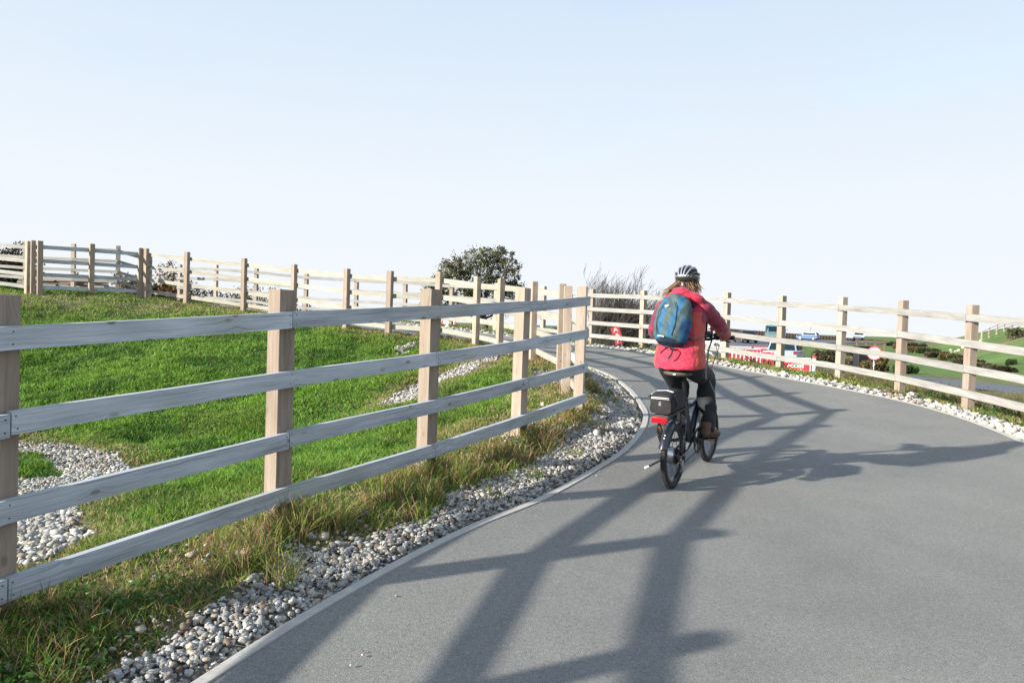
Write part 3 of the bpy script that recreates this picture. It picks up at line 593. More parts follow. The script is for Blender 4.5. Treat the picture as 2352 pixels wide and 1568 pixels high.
# grit, dead leaves and pebbles strayed onto the asphalt
n=300; i=RNG.integers(15,200,n); t=np.where(RNG.random(n)<.6,np.abs(RNG.normal(0,.035,n)),np.where(RNG.random(n)<.6,1-np.abs(RNG.normal(0,.03,n)),RNG.random(n))); P_=LE[i]*(1-t[:,None])+RE[i]*t[:,None]+RNG.normal(0,.02,(n,2)); k=inpoly(P_[:,0],P_[:,1],PATH); P_=P_[k]
def gzp(x,y): return H(x,y)
_g=gz; gz=lambda x,y:H(x,y)-.010
stones('grit',P_[:,0],P_[:,1],np.exp(RNG.normal(math.log(.0042),.4,len(P_))),scol(len(P_),.9),1,'small stray stones and grit lying on the asphalt'); gz=_g
# ---------------------------------------------------------------- rider and bicycle
HEAD=math.radians(31); BROT=(math.radians(4.6),0,-HEAD); BLOC=(1.303,5.79,h1(1.303,5.79)+.001)
K=dict(black=simple('black_paint',(.010,.011,.013),.5,noise=.2),rubber=simple('tyre_rubber',(.018,.018,.019),.8,nscale=60,bump=.3),
 alu=simple('brushed_aluminium',(.55,.56,.58),.32,1.,nscale=90),chrome=simple('polished_steel',(.65,.65,.66),.2,1.),navy=simple('navy_frame_paint',(.012,.022,.045),.38,noise=.15,coat=.25),
 plastic=simple('black_plastic',(.02,.02,.022),.5,nscale=50),bag=simple('black_bag_fabric',(.014,.014,.016),.85,noise=.35,nscale=25,bump=.8),
 red=simple('red_reflector',(.36,.006,.014),.18,coat=.6,nscale=120,noise=.4),white=simple('white_reflective_print',(.75,.75,.75),.5),saddle=simple('brown_grey_saddle',(.085,.075,.062),.6,nscale=40,bump=.2),
 rim=simple('dark_rim',(.02,.026,.035),.35,.3),spoke=simple('dark_steel',(.12,.12,.13),.4,.8),guard=simple('dark_mudguard',(.012,.016,.026),.3,noise=.15,coat=.3),amber=simple('amber_plastic',(.6,.2,.02),.3))
bike=empty('bicycle',BLOC,BROT,'black small-wheeled electric bicycle ridden along the path, with rear rack','bicycle')
AXR=Vector((0,0,.252)); AXF=Vector((0,.95,.252)); BB=Vector((0,.42,.30))
def wheel(ax,name):
    t=MB(); prof=[(-.022,-.016),(-.012,-.024),(.002,-.0245),(.014,-.019),(.021,-.008),(.0225,0),(.021,.008),(.014,.019),(.002,.0245),(-.012,.024),(-.022,.016)]
    w=MB().ring(ax,(1,0,0),.229,0,n=64,prof=prof).build(name,K['rubber'],bike,smooth=50)
    kn=MB()
    for i in range(72):
        a=2*PI*i/72
        for sx in (-1,1):
            d=Vector((0,math.cos(a+sx*.02),math.sin(a+sx*.02))); kn.box(ax+d*.2505+Vector((sx*.0075,0,0)),(.012,.012,.004),Matrix.Rotation(a-PI/2,3,'X'))
    kn.build('tread',K['rubber'],w)
    MB().ring(ax,(1,0,0),.203,0,n=64,prof=[(-.009,-.010),(.006,-.014),(.008,-.014),(.008,.014),(.006,.014),(-.009,.010)]).build('rim',K['rim'],w,smooth=30)
    MB().ring(ax,(1,0,0),.212,0,n=64,prof=[(-.0015,-.0148),(.0015,-.0148),(.0015,.0148),(-.0015,.0148)]).build('rim_edge',K['alu'],w,smooth=30)
    sp=MB(); nsp=28; hr=.055 if ax is AXR else .022
    for i in range(nsp):
        a=2*PI*i/nsp; b=a+(.5 if i%4<2 else -.5); sx=.026 if i%2 else -.026
        sp.tube([ax+Vector((sx,math.cos(b)*hr,math.sin(b)*hr)),ax+Vector((0,math.cos(a)*.197,math.sin(a)*.197))],.0013,n=4)
    sp.build('spokes',K['spoke'],w); h=MB()
    if ax is AXR: h.disc(ax+Vector((-.008,0,0)),(1,0,0),.068,.05,n=36); h.disc(ax+Vector((-.036,0,0)),(1,0,0),.05,.01); h.disc(ax+Vector((.02,0,0)),(1,0,0),.05,.008)
    else: h.disc(ax,(1,0,0),.02,.07)
    h.tube([ax-Vector((.07,0,0)),ax+Vector((.07,0,0))],.006); h.build('hub',K['alu'],w,smooth=30); return w
wheel(AXR,'rear_wheel'); wheel(AXF,'front_wheel')
fr=MB(); HT=Vector((0,.735,.69)); HT2=Vector((0,.715,.84))
fr.tube([BB,Vector((0,.50,.42)),Vector((0,.62,.57)),HT+Vector((0,0,.03))],[.032,.034,.033,.030],n=14,squash=(1.15,.8)); fr.tube([BB+Vector((0,.0,-.02)),Vector((0,.335,.50)),Vector((0,.275,.66))],.021,n=12); fr.tube([HT,HT2],.025,n=14)
fr.tube([Vector((0,.30,.60)),Vector((0,.45,.585)),Vector((0,.60,.61))],.017,n=10)
for s in(-1,1):
    fr.tube([BB+Vector((s*.022,0,0)),Vector((s*.05,.2,.26)),AXR+Vector((s*.062,.02,0))],.010,n=8); fr.tube([Vector((s*.018,.29,.62)),Vector((s*.05,.12,.40)),AXR+Vector((s*.062,.01,.01))],.0085,n=8)
fr.tube([BB-Vector((.045,0,0)),BB+Vector((.045,0,0))],.026,n=16); fr.build('frame',K['navy'],bike,smooth=45)
MB().box((0,.235,.49),(.07,.075,.34),(math.radians(20),0,0),bev=.012).build('battery',K['plastic'],bike,smooth=30)
fk=MB(); fk.tube([HT-Vector((0,0,.0)),Vector((0,.76,.60))],.024,n=12)
for s in(-1,1): fk.tube([Vector((s*.025,.765,.60)),Vector((s*.052,.80,.54)),Vector((s*.055,.90,.34)),AXF+Vector((s*.055,0,0))],[.017,.017,.014,.010],n=10)
fk.box((0,.765,.60),(.11,.04,.04),bev=.01); fk.build('fork',K['black'],bike,smooth=45)
MB().tube([HT2,Vector((0,.69,1.05)),Vector((0,.70,1.10))],[.019,.017,.016],n=12).build('stem',K['black'],bike,smooth=45)
hb=MB(); hb.tube([Vector((-.262,.666,1.135)),Vector((-.16,.688,1.135)),Vector((-.06,.71,1.11)),Vector((.06,.71,1.11)),Vector((.16,.688,1.135)),Vector((.262,.666,1.135))],.0125,n=10)
hbo=hb.build('handlebar',K['black'],bike,smooth=45)
for s in(-1,1):
    g=MB(); g.tube([Vector((s*.155,.689,1.135)),Vector((s*.270,.664,1.135))],.0172,n=14); g.tube([Vector((s*.268,.664,1.135)),Vector((s*.281,.661,1.135))],.020,n=14); g.build('grip',K['rubber'],hbo,smooth=40)
    g=MB(); g.box((s*.135,.70,1.125),(.035,.04,.035),bev=.008); g.tube([Vector((s*.13,.72,1.12)),Vector((s*.165,.745,1.105)),Vector((s*.235,.74,1.09))],[.008,.006,.005],n=8); g.box((s*.125,.68,1.15),(.03,.05,.04),bev=.01); g.build('brake_lever',K['plastic'],hbo,smooth=40)
g=MB(); g.box((.06,.70,1.155),(.07,.045,.05),(.5,0,0),bev=.012); g.build('display',K['plastic'],hbo,smooth=40)
g=MB(); g.tube([Vector((.10,.72,1.14)),Vector((.11,.74,1.19)),Vector((.10,.73,1.21)),Vector((.085,.72,1.19))],.004,n=6); g.disc((.09,.70,1.205),(0,1,.2),.022,.008); g.build('bell',K['chrome'],hbo,smooth=40)
cb=MB()
for pts in ([(.15,.74,1.10),(.11,.86,1.02),(.04,.84,.85),(.02,.76,.7)],[(-.15,.74,1.10),(-.10,.88,1.0),(-.03,.84,.85),(-.02,.76,.7)],[(.10,.72,1.10),(.16,.72,.98),(.15,.70,.80),(.03,.66,.62)]):
    P_=[Vector(p) for p in pts]; q=[]
    for i in range(9):
        t=i/8; q.append(P_[0]*(1-t)**3+P_[1]*3*t*(1-t)**2+P_[2]*3*t*t*(1-t)+P_[3]*t**3)
    cb.tube(q,.0026,n=5)
cb.build('brake_cable',K['plastic'],bike)
g=MB(); g.ell((0,.095,.895),(.118,.09,.032)); g.ell((0,.21,.898),(.05,.14,.026)); g.box((0,.15,.875),(.15,.14,.02),bev=.01); sd=g.build('saddle',K['saddle'],bike,smooth='all')
MB().box((-.002,.0045,.893),(.022,.004,.010),bev=.002).build('badge',K['white'],sd)
MB().tube([Vector((0,.28,.65)),Vector((0,.215,.875))],.0155,n=12).build('seat_post',K['black'],bike,smooth=40)
g=MB(); g.disc((0,.278,.665),(0,-.3,1),.026,.03); g.box((.035,.27,.665),(.04,.012,.014),bev=.004); g.build('seat_clamp',K['black'],bike,smooth=40)
rk=MB()
for s in(-1,1):
    rk.tube([Vector((s*.055,.24,.60)),Vector((s*.06,.14,.615)),Vector((s*.06,-.30,.615))],.006,n=8); rk.tube([Vector((s*.06,-.22,.615)),Vector((s*.066,-.05,.42)),AXR+Vector((s*.068,0,.02))],.0055,n=8); rk.tube([Vector((s*.06,-.02,.615)),Vector((s*.066,0,.42)),AXR+Vector((s*.068,.01,.02))],.0055,n=8)
for y in(-.30,-.15,0,.14): rk.tube([Vector((-.06,y,.615)),Vector((.06,y,.615))],.0055,n=8)
rk.box((0,-.08,.621),(.10,.42,.006),bev=.002); rk.build('rack',K['black'],bike,smooth=40)
g=MB(); g.box((0,-.325,.592),(.122,.022,.048),bev=.01); g.build('rear_light',K['red'],bike,smooth=40)
def guard(ax,a0,a1,name,R=.284,w=.033):
    rings=[]
    for i in range(33):
        a=math.radians(a0+(a1-a0)*i/32); d=Vector((0,math.cos(a),math.sin(a))); c=ax+d*R; ww=w*(1.12 if i>29 else 1)
        pr=[(-1,-.022),(-.8,-.006),(-.4,.002),(0,.005),(.4,.002),(.8,-.006),(1,-.022),(.8,-.0085),(.4,-.001),(0,.002),(-.4,-.001),(-.8,-.0085)]
        rings.append([c+Vector((x*ww,0,0))+d*r for x,r in pr])
    return MB().loft(rings).build(name,K['guard'],bike,smooth=50)
mgd=guard(AXR,50,158,'rear_mudguard'); guard(AXF,60,150,'front_mudguard',.281,.03)
rf=MB()
for a in (136,141):
    d=Vector((0,math.cos(math.radians(a)),math.sin(math.radians(a)))); rf.ell(AXR+d*.29+Vector((.004,0,0)),(.006,.004,.006),10,8)
rf.build('reflector_dots',K['white'],mgd,smooth='all')
cr=MB(); cr.ring(BB+Vector((.062,0,0)),(1,0,0),.092,0,n=48,prof=[(-.008,-.003),(.008,-.003),(.008,.003),(-.008,.003)])
for k in range(5): a=k*2*PI/5; cr.box(BB+Vector((.06,math.cos(a)*.045,math.sin(a)*.045)),(.006,.09,.016),Matrix.Rotation(a,3,'X'))
cr.ring(BB+Vector((.068,0,0)),(1,0,0),.105,0,n=48,prof=[(-.012,-.002),(.006,-.002),(.006,.002),(-.012,.002)]); cra=cr.build('chainring',K['plastic'],bike,smooth=40)
for s,ya in ((1,.158),(-1,-.158)):
    e=BB+Vector((s*.085,ya,-.012*s)); g=MB(); g.tube([BB+Vector((s*.06,0,0)),BB+Vector((s*.085,ya*.4,0)),e],[.017,.013,.011],n=10,squash=(1.3,.7)); ca=g.build('crank_arm',K['black'],bike,smooth=40)
    g=MB(); g.box(e+Vector((s*.055,0,0)),(.09,.07,.022),bev=.006); g.tube([e,e+Vector((s*.1,0,0))],.008); g.build('pedal',K['plastic'],ca,smooth=30)
    g=MB(); g.box(e+Vector((s*.055,-.037,0)),(.06,.004,.012),bev=.0015); g.build('pedal_reflector',K['amber'],ca)
ch=MB(); RC=.04; c0=AXR+Vector((.048,0,0)); c1=BB+Vector((.062,0,0)); tp=[];
for i in range(12): a=PI/2-.15-PI*(i/11); tp.append(c1+Vector((0,math.cos(a)*.09,math.sin(a)*.09)))
tp+= [c0+Vector((0,.02,-.085)),c0+Vector((0,-.02,-.10)),c0+Vector((0,.025,-.06))]
for i in range(10): a=-PI*.35-PI*1.1*(i/9); tp.append(c0+Vector((0,math.cos(a)*RC,math.sin(a)*RC)))
ch.tube(tp,.0045,n=5,closed=True); ch.build('chain',K['plastic'],bike)
cs=MB()
for k,(r_,x_) in enumerate(((.062,.026),(.055,.031),(.049,.036),(.042,.041),(.036,.046),(.03,.051))):
    cs.disc(AXR+Vector((x_,0,0)),(1,0,0),r_,.0022,n=32)
    for i in range(20):
        a=2*PI*i/20; cs.box(AXR+Vector((x_,math.cos(a)*r_,math.sin(a)*r_)),(.002,.006,.006),Matrix.Rotation(a,3,'X'))
cs.build('cassette',K['plastic'],bike)
dr=MB(); dr.box(AXR+Vector((.072,.01,-.075)),(.016,.03,.10),(.25,0,.0),bev=.005); dr.disc(AXR+Vector((.06,.012,-.055)),(1,0,0),.018,.006); dr.disc(AXR+Vector((.06,.02,-.115)),(1,0,0),.018,.006); dr.build('derailleur',K['alu'],bike,smooth=40)
g=MB(); g.tube([AXR+Vector((-.066,.05,-.01)),Vector((-.10,.02,.205)),Vector((-.19,-.04,.15))],[.010,.009,.009],n=8); kso=g.build('kickstand',K['black'],bike,smooth=40)
g=MB(); g.tube([Vector((-.186,-.037,.152)),Vector((-.215,-.056,.137))],[.0095,.011],n=8); g.build('stand_foot',K['white'],kso,smooth=40)
# bag on the rack
bg_=empty('rack_bag',BLOC,BROT,'black rack bag with two pale piping lines strapped behind the saddle','bag')
g=MB(); rings=[]
for y,s_,zt in ((-.275,.86,.765),(-.262,.96,.778),(-.2,.98,.786),(-.05,.96,.786),(.06,.92,.77),(.08,.8,.76)):
    r_=[];zb=.628; hw=.092*s_
    for k in range(20):
        a=2*PI*k/20; cx=math.copysign(abs(math.cos(a))**.42,math.cos(a)); cz=math.copysign(abs(math.sin(a))**.42,math.sin(a)); r_.append(Vector((-.012+cx*hw*(1.05-.12*(cz>0)),y,(zb+zt)/2+cz*(zt-zb)/2)))
    rings.append(r_)
bb=g.loft(rings).build('bag_body',K['bag'],bg_,smooth=50)
g=MB()
for z,y in ((.750,-.279),(.741,-.281)): g.tube([Vector((-.085,y+.006,z)),Vector((-.06,y,z+.002)),Vector((.03,y,z+.002)),Vector((.055,y+.006,z))],.0022,n=6)
for d in(0,.012): g.tube([Vector((-.088,-.262,.774-d*.3)),Vector((-.07,-.20+d,.789)),Vector((.0,-.17+d,.792)),Vector((.06,-.20+d,.786))],.0022,n=6)
g.build('piping',K['white'],bg_); g=MB()
for i in range(3): g.tube([Vector((-.022-.003*(i%2),-.2785,.715-.011*i)),Vector((-.006,-.2785,.717-.011*i))],.0016,n=5)
g.build('printed_mark',K['white'],bg_); g=MB(); g.tube([Vector((-.1,-.24,.74)),Vector((-.112,-.2,.70)),Vector((-.104,-.18,.64))],.005,n=6); g.tube([Vector((-.1,-.1,.74)),Vector((-.112,-.08,.70)),Vector((-.1,-.08,.64))],.005,n=6); g.tube([Vector((.08,-.22,.77)),Vector((.09,-.2,.70)),Vector((.07,-.19,.63))],.005,n=6); g.box((-.105,-.255,.755),(.02,.02,.018),bev=.004); g.build('strap',K['plastic'],bg_)
# ---------------------------------------------------------------- person: solids fused with a voxel remesh, then coloured by where they lie
DG=None
def fuse(mb,vox,smooth_it=6,disp=0,dscale=14,seed=0):
    me=mb.mesh('tmp'); o=bpy.data.objects.new('tmp',me); COL.objects.link(o)
    r=o.modifiers.new('r','REMESH'); r.mode='VOXEL'; r.voxel_size=vox; r.adaptivity=0
    s=o.modifiers.new('s','SMOOTH'); s.iterations=smooth_it; s.factor=.5
    bpy.context.view_layer.update(); dg=bpy.context.evaluated_depsgraph_get(); m2=bpy.data.meshes.new_from_object(o.evaluated_get(dg))
    bpy.data.objects.remove(o); bpy.data.meshes.remove(me); return m2
def finish(me,name,mat,parent,colf=None,label=None,wr=None):
    n=len(me.vertices); co=np.empty(n*3,'f'); me.vertices.foreach_get('co',co); co=co.reshape(-1,3).astype(float)
    if wr:
        no=np.empty(n*3,'f'); me.vertices.foreach_get('normal',no); no=no.reshape(-1,3); co=co+no*wr(co)[:,None]; me.vertices.foreach_set('co',co.astype('f').ravel())
    if colf is not None: addcol(me,colf(co))
    me.materials.clear(); me.materials.append(mat); me.polygons.foreach_set('use_smooth',[True]*len(me.polygons)); me.update(); me.name=name
    o=bpy.data.objects.new(name,me); COL.objects.link(o); o.parent=parent
    if label: o['label']=label
    return o
def chain(mb,pts,n=16):
    """smooth tube through (point, radius) pairs"""
    P_=[Vector(p) for p,r in pts]; R_=[r for p,r in pts]; q=[];rr=[]
    P_=[2*P_[0]-P_[1]]+P_+[2*P_[-1]-P_[-2]]; R2=[R_[0]]+R_+[R_[-1]]
    for i in range(1,len(P_)-2):
        for k in range(5):
            t=k/5; a,b,c,d=P_[i-1:i+3]; q.append(.5*((2*b)+(c-a)*t+(2*a-5*b+4*c-d)*t*t+(3*b-a-3*c+d)*t**3)); rr.append(R2[i]*(1-t)+R2[i+1]*t)
    q.append(P_[-2]); rr.append(R2[-2]); mb.tube(q,rr,n=n); mb.ell(q[0],(rr[0],)*3,n,8); mb.ell(q[-1],(rr[-1],)*3,n,8)
def er(c,rx,ry,n=28,p=.9,tilt=0):
    o=[]
    for k in range(n):
        a=2*PI*k/n; x=math.copysign(abs(math.cos(a))**p,math.cos(a))*rx; y=math.copysign(abs(math.sin(a))**p,math.sin(a))*ry
        o.append(Vector((c[0]+x,c[1]+y*math.cos(tilt),c[2]-y*math.sin(tilt))))
    return o
person=empty('person',BLOC,BROT,'cyclist seen from behind in a pink jacket, dark trousers and black helmet','person')
LSH,RSH=Vector((-.168,.215,1.405)),Vector((.160,.215,1.405)); LEL,REL=Vector((-.270,.30,1.20)),Vector((.236,.37,1.262)); LWR,RWR=Vector((-.225,.60,1.165)),Vector((.222,.615,1.165))
HC=Vector((-.008,.325,1.598))
# body
b=MB()
b.loft([er((0,.16,z),rx,ry) for z,rx,ry in ((.89,.12,.11),(.95,.165,.12),(1.05,.15,.105))]+[er((0,y,z),rx,ry) for y,z,rx,ry in ((.17,1.15,.14,.10),(.19,1.28,.15,.10),(.21,1.38,.155,.095),(.235,1.45,.09,.07))])
b.tube([Vector((0,.235,1.42)),Vector((0,.27,1.50)),Vector((0,.30,1.56))],[.06,.052,.055],n=16)
b.ell(HC+Vector((0,-.005,.02)),(.076,.093,.085),24,18); b.ell(HC+Vector((0,.035,-.045)),(.056,.058,.062),20,14)   # skull, jaw
b.ell(HC+Vector((0,.098,-.012)),(.011,.02,.024),10,8,(.25,0,0)); b.ell(HC+Vector((0,.093,-.026)),(.017,.012,.011),10,8)   # nose
b.ell(HC+Vector((0,.088,-.058)),(.022,.010,.006),10,8); b.ell(HC+Vector((0,.080,-.09)),(.018,.015,.014),10,8)        # lips, chin
for s in(-1,1):
    b.ell(HC+Vector((s*.078,.0,-.012)),(.009,.020,.032),12,10,(0,0,s*.35)); b.ell(HC+Vector((s*.033,.078,.004)),(.017,.012,.010),10,8); b.ell(HC+Vector((s*.04,.07,-.025)),(.02,.016,.014),10,8)
for SH,EL,WR,s in ((LSH,LEL,LWR,-1),(RSH,REL,RWR,1)):
    chain(b,[(SH,.05),(SH.lerp(EL,.5),.045),(EL,.038),(EL.lerp(WR,.5),.036),(WR,.026)])
    G=Vector((s*.214,.677,1.135))
    palm=G+Vector((0,-.035,.012)); b.tube([WR,WR.lerp(palm,.5)+Vector((0,0,.004)),palm,G+Vector((0,-.012,.03))],[.027,.033,.036,.026],n=14,squash=(.62,1.15))
    for k,(ln,rd) in enumerate(((.9,.0088),(1.,.0092),(.96,.0088),(.82,.0078))):
        x=-s*(-.030+.0205*k)*-1 if False else G.x+s*(-.028+.0195*k)*-1
        yo=(x-G.x)*(-.2*s); q=[]
        for a in (150,112,72,30,-15,-55):
            a2=math.radians(150-(150-a)*ln); q.append((Vector((x,G.y+yo-math.cos(math.radians(180)-a2)*-1*0,0)),0)); q[-1]=(Vector((x,G.y+yo+math.cos(a2)*.027,G.z+math.sin(a2)*.027)),rd)
        chain(b,q,10)
    chain(b,[(palm+Vector((-s*.028,.0,-.006)),.013),(G+Vector((-s*.043,-.02,-.014)),.0115),(G+Vector((-s*.040,.004,-.026)),.0105),(G+Vector((-s*.022,.020,-.026)),.0095)],10)
LEGS=[((.088,.17,.94),(.078,.57,.80),(.112,.535,.415),1),((-.092,.17,.94),(-.115,.50,.70),(-.15,.225,.405),-1)]
for hp_,kn_,an_,s in LEGS:
    hp_,kn_,an_=map(Vector,(hp_,kn_,an_)); chain(b,[(hp_,.075),(hp_.lerp(kn_,.5),.062),(kn_,.048),(kn_.lerp(an_,.35),.047),(an_,.032)]); chain(b,[(an_,.032),(an_+Vector((0,.06,-.055)),.03),(an_+Vector((s*.01,.15,-.07)),.024)])
skin=simple('skin',(.48,.27,.19),.5,noise=.1,nscale=20); m=skin; nt=m.node_tree; nt.nodes['Principled BSDF'].inputs['Subsurface Weight'].default_value=.08
body=finish(fuse(b,.0055,3),'body',skin,person)
ey=MB()
for s in(-1,1): ey.ell(HC+Vector((s*.032,.083,.004)),(.011,.009,.008),12,10)
ey.build('eyes',simple('eye',(.35,.33,.3),.15),person,smooth='all')
# jacket
j=MB()
j.loft([er((0,y,z),rx,ry,36,.86) for y,z,rx,ry in ((.128,.932,.194,.165),(.128,.955,.198,.170),(.132,1.01,.197,.166),(.14,1.08,.190,.155),(.155,1.18,.180,.142),(.175,1.28,.185,.138),(.192,1.36,.190,.130),(.208,1.405,.172,.112),(.225,1.45,.125,.09),(.245,1.50,.088,.078),(.26,1.53,.078,.072))])
j.ell((.015,.165,1.478),(.125,.085,.062),20,14,(-.5,0,.1)); j.ell((.0,.14,1.515),(.082,.062,.052),20,14,(-.4,0,0)); j.ell((.085,.18,1.475),(.105,.078,.050),18,12,(-.4,.30,0)); j.ell((-.06,.19,1.475),(.09,.075,.050),18,12,(-.4,-.3,0))
for SH,EL,WR,s in ((LSH,LEL,LWR,-1),(RSH,REL,RWR,1)):
    chain(j,[(SH+Vector((-s*.05,0,-.015)),.072),(SH+Vector((-s*.005,0,-.012)),.070),(SH.lerp(EL,.35),.064),(SH.lerp(EL,.75),.059),(EL,.058),(EL.lerp(WR,.35),.057),(EL.lerp(WR,.75),.051),(WR+Vector((0,.012,0)),.047)],18)
def jwr(c):
    x,y,z=c.T; d=np.zeros(len(c))
    f=lambda sx,sy,sz:np.sin(x*sx+np.sin(z*sz*.6+y*9)*1.4+y*sy)*np.sin(z*sz+x*5+np.sin(y*13)*1.2)
    arm=sst(.17,.24,np.abs(x))*(z>1.05); d+=.0030*f(26,22,40)*(1-arm)+.0022*np.sin((z*.8-y*.35+x*.2)*75+np.sin(x*40)*1.2+np.sin(y*28))*arm
    d+=.006*np.sin(z*34+np.sin(x*15)*1.5)*np.exp(-((z-1.02)/.09)**2)*(1-arm)*.6+.004*np.sin(x*62+z*12)*np.exp(-((z-.915)/.02)**2)
    return d
def jcol(c):
    x,y,z=c.T; pink=np.array([.46,.018,.058]); deep=np.array([.24,.008,.04]); coral=np.array([.50,.062,.045]); plum=np.array([.15,.010,.05])
    o=np.tile(pink,(len(c),1)); arm=(np.abs(x)>.172+.25*np.clip(1.3-z,0,.2))|((np.abs(x)>.172)&(y>.30)&(z>1.08))
    # yoke, darker crimson
    o[(z>1.33+.02*np.sin(x*9))&~arm]=pink*.62+deep*.38
    # coral side panels that sweep from the hem up under the arm
    sp=(np.abs(x)>.148+.015*np.sin(z*9)-.03*sst(1.2,1.36,z))&(z<1.37)&~arm; o[sp]=coral
    # arms: plum above, coral below
    for SH,EL,WR in ((LSH,LEL,LWR),(RSH,REL,RWR)):
        s=1 if SH.x>0 else -1; near=(x*s>.17); t=np.clip((SH.z-z)/(SH.z-EL.z),0,1); cy=SH.y+(EL.y-SH.y)*t; cx=np.abs(SH.x)+(abs(EL.x)-abs(SH.x))*t
        k=arm&near; out=((x*s-cx)*.75+(z-(SH.z+(EL.z-SH.z)*t))*.5+(.0)-(y-cy)*.1)>-.012; fore=y>EL.y+.03
        up=k&out&~fore; o[up]=deep*.75+plum*.25; o[k&~out&~fore]=coral*.8
        cut=(y-EL.y)*.9+(EL.z-z)*.5; k2=k&fore; o[k2]=coral*.75; o[k2&(cut<.10)&((z>np.interp(y,[EL.y,WR.y],[EL.z,WR.z])-.01)|(x*s>cx+.01))]=plum
    hood=(z>1.452)&(y<.27)&(np.abs(x)<.16); o[hood]=np.array([.40,.008,.045])
    seam=(np.abs(np.abs(x)-(.148+.015*np.sin(z*9)-.03*sst(1.2,1.36,z)))<.003)&(z<1.36)&~arm; o[seam]*=.6
    return o*(1+.06*np.sin(x*90)*np.sin(z*80))[:,None]
mj,nt,bj=newmat('jacket_softshell'); at_=N(nt,'ShaderNodeAttribute',attribute_name='Col'); nt.links.new(at_.outputs['Color'],bj.inputs['Base Color']); bj.inputs['Roughness'].default_value=.62; bj.inputs['Sheen Weight'].default_value=.15
tc=N(nt,'ShaderNodeTexCoord'); n1=N(nt,'ShaderNodeTexNoise',inp={'Scale':13.,'Detail':6.,'Roughness':.62,'Distortion':2.2}); nt.links.new(tc.outputs['Object'],n1.inputs['Vector']); bp=N(nt,'ShaderNodeBump',inp={'Strength':.85,'Distance':.022}); nt.links.new(n1.outputs['Fac'],bp.inputs['Height']); nt.links.new(bp.outputs[0],bj.inputs['Normal'])
finish(fuse(j,.0065,5),'jacket',mj,person,jcol,wr=jwr)
# trousers
t_=MB(); t_.loft([er((0,y,z),rx,ry,32) for y,z,rx,ry in ((.17,.88,.11,.10),(.16,.915,.165,.135),(.15,.96,.178,.148),(.15,1.02,.165,.14))])
for hp_,kn_,an_,s in LEGS:
    hp_,kn_,an_=map(Vector,(hp_,kn_,an_)); chain(t_,[(hp_,.098),(hp_.lerp(kn_,.35),.092),(hp_.lerp(kn_,.75),.078),(kn_,.074),(kn_.lerp(an_,.3),.076),(kn_.lerp(an_,.7),.074),(an_+Vector((0,-.005,-.01)),.068)],18)
def twr(c):
    x,y,z=c.T; return .0032*np.sin(z*58+np.sin(y*17+x*20)*1.8)*sst(.86,.7,z)+.004*np.sin(y*50+z*20)
finish(fuse(t_,.008,5),'trousers',simple('charcoal_trousers',(.009,.012,.017),.75,noise=.3,nscale=18,bump=.4),person,wr=twr)
g=MB(); g.tube([Vector((.15,.43,.80)),Vector((.170,.50,.70)),Vector((.178,.53,.62)),Vector((.165,.55,.55))],.002,n=5); g.build('drawcord',K['alu'],person)
# shoes
M_SHOE=simple('brown_suede',(.12,.072,.042),.8,noise=.45,nscale=35,bump=.5); M_SOLE=simple('dark_sole',(.03,.028,.026),.8)
for hp_,kn_,an_,s in LEGS:
    an_=Vector(an_); yaw=-s*.18; M_=Matrix.Rotation(yaw,3,'Z')@Matrix.Rotation(-.12,3,'X'); o_=an_+Vector((0,-.045,-.075))
    def sh(y,z,rx,rz): 
        return [o_+M_@Vector((math.cos(a)*rx,y,z+math.sin(a)*rz)) for a in [2*PI*k/18 for k in range(18)]]
    g=MB(); g.loft([sh(-.045,.02,.026,.03),sh(-.03,.03,.040,.048),sh(.02,.035,.043,.052),sh(.08,.022,.045,.042),sh(.14,.012,.050,.032),sh(.19,.006,.044,.024),sh(.22,.002,.022,.014)]); g.tube([o_+M_@Vector((0,-.005,.05)),o_+M_@Vector((0,-.002,.105))],[.046,.048],n=16)
    so_=finish(fuse(g,.006,4),'shoe',M_SHOE,person)
    g=MB(); pts=[]; 
    for zz in (-.022,-.004):
        pts.append([o_+M_@Vector((math.cos(a)*(.040+.012*math.sin(max(0,(math.sin(a)+.2))*1.2)),.085+math.sin(a)*.138,zz)) for a in [2*PI*k/24 for k in range(24)]])
    g.loft(pts); g.build('sole',M_SOLE,so_,smooth=40); g=MB(); g.box(o_+M_@Vector((s*.03,.03,.03)),(.03,.02,.03),bev=.005); g.build('heel_tab',K['plastic'],so_)
# hair
M_HAIR=simple('fair_hair',(.18,.115,.065),.55,noise=.35,nscale=60); hr_=MB(); hr_.ell(HC+Vector((0,-.012,.0)),(.083,.092,.075),20,14); rnd=random.Random(5)
for i in range(100):
    a=rnd.uniform(-.95*PI,-.05*PI); x0=math.cos(a)*.082; y0=math.sin(a)*.085-.005; left=x0<0
    p0=HC+Vector((x0,y0,rnd.uniform(-.03,.02))); ln=rnd.uniform(.08,.125) if x0<-.03 else (rnd.uniform(.06,.085) if x0>.05 else rnd.uniform(.04,.07))
    out=Vector((x0*(.9 if x0<0 else .35)-(.035 if x0<-.02 else -.03)*rnd.uniform(.4,1.3),y0*.5-.02,0)); p1=p0+out*.35+Vector((0,0,-ln*.4)); p2=p0+out*.8+Vector((rnd.uniform(-.012,.012),-.01,-ln*.8)); p3=p0+out*1.05+Vector((rnd.uniform(-.02,.02),-.012,-ln))
    hr_.tube([p0,p1,p2,p3],[.005,.005,.0035,.0010],n=5)
hr_.build('hair',M_HAIR,person,smooth='all')
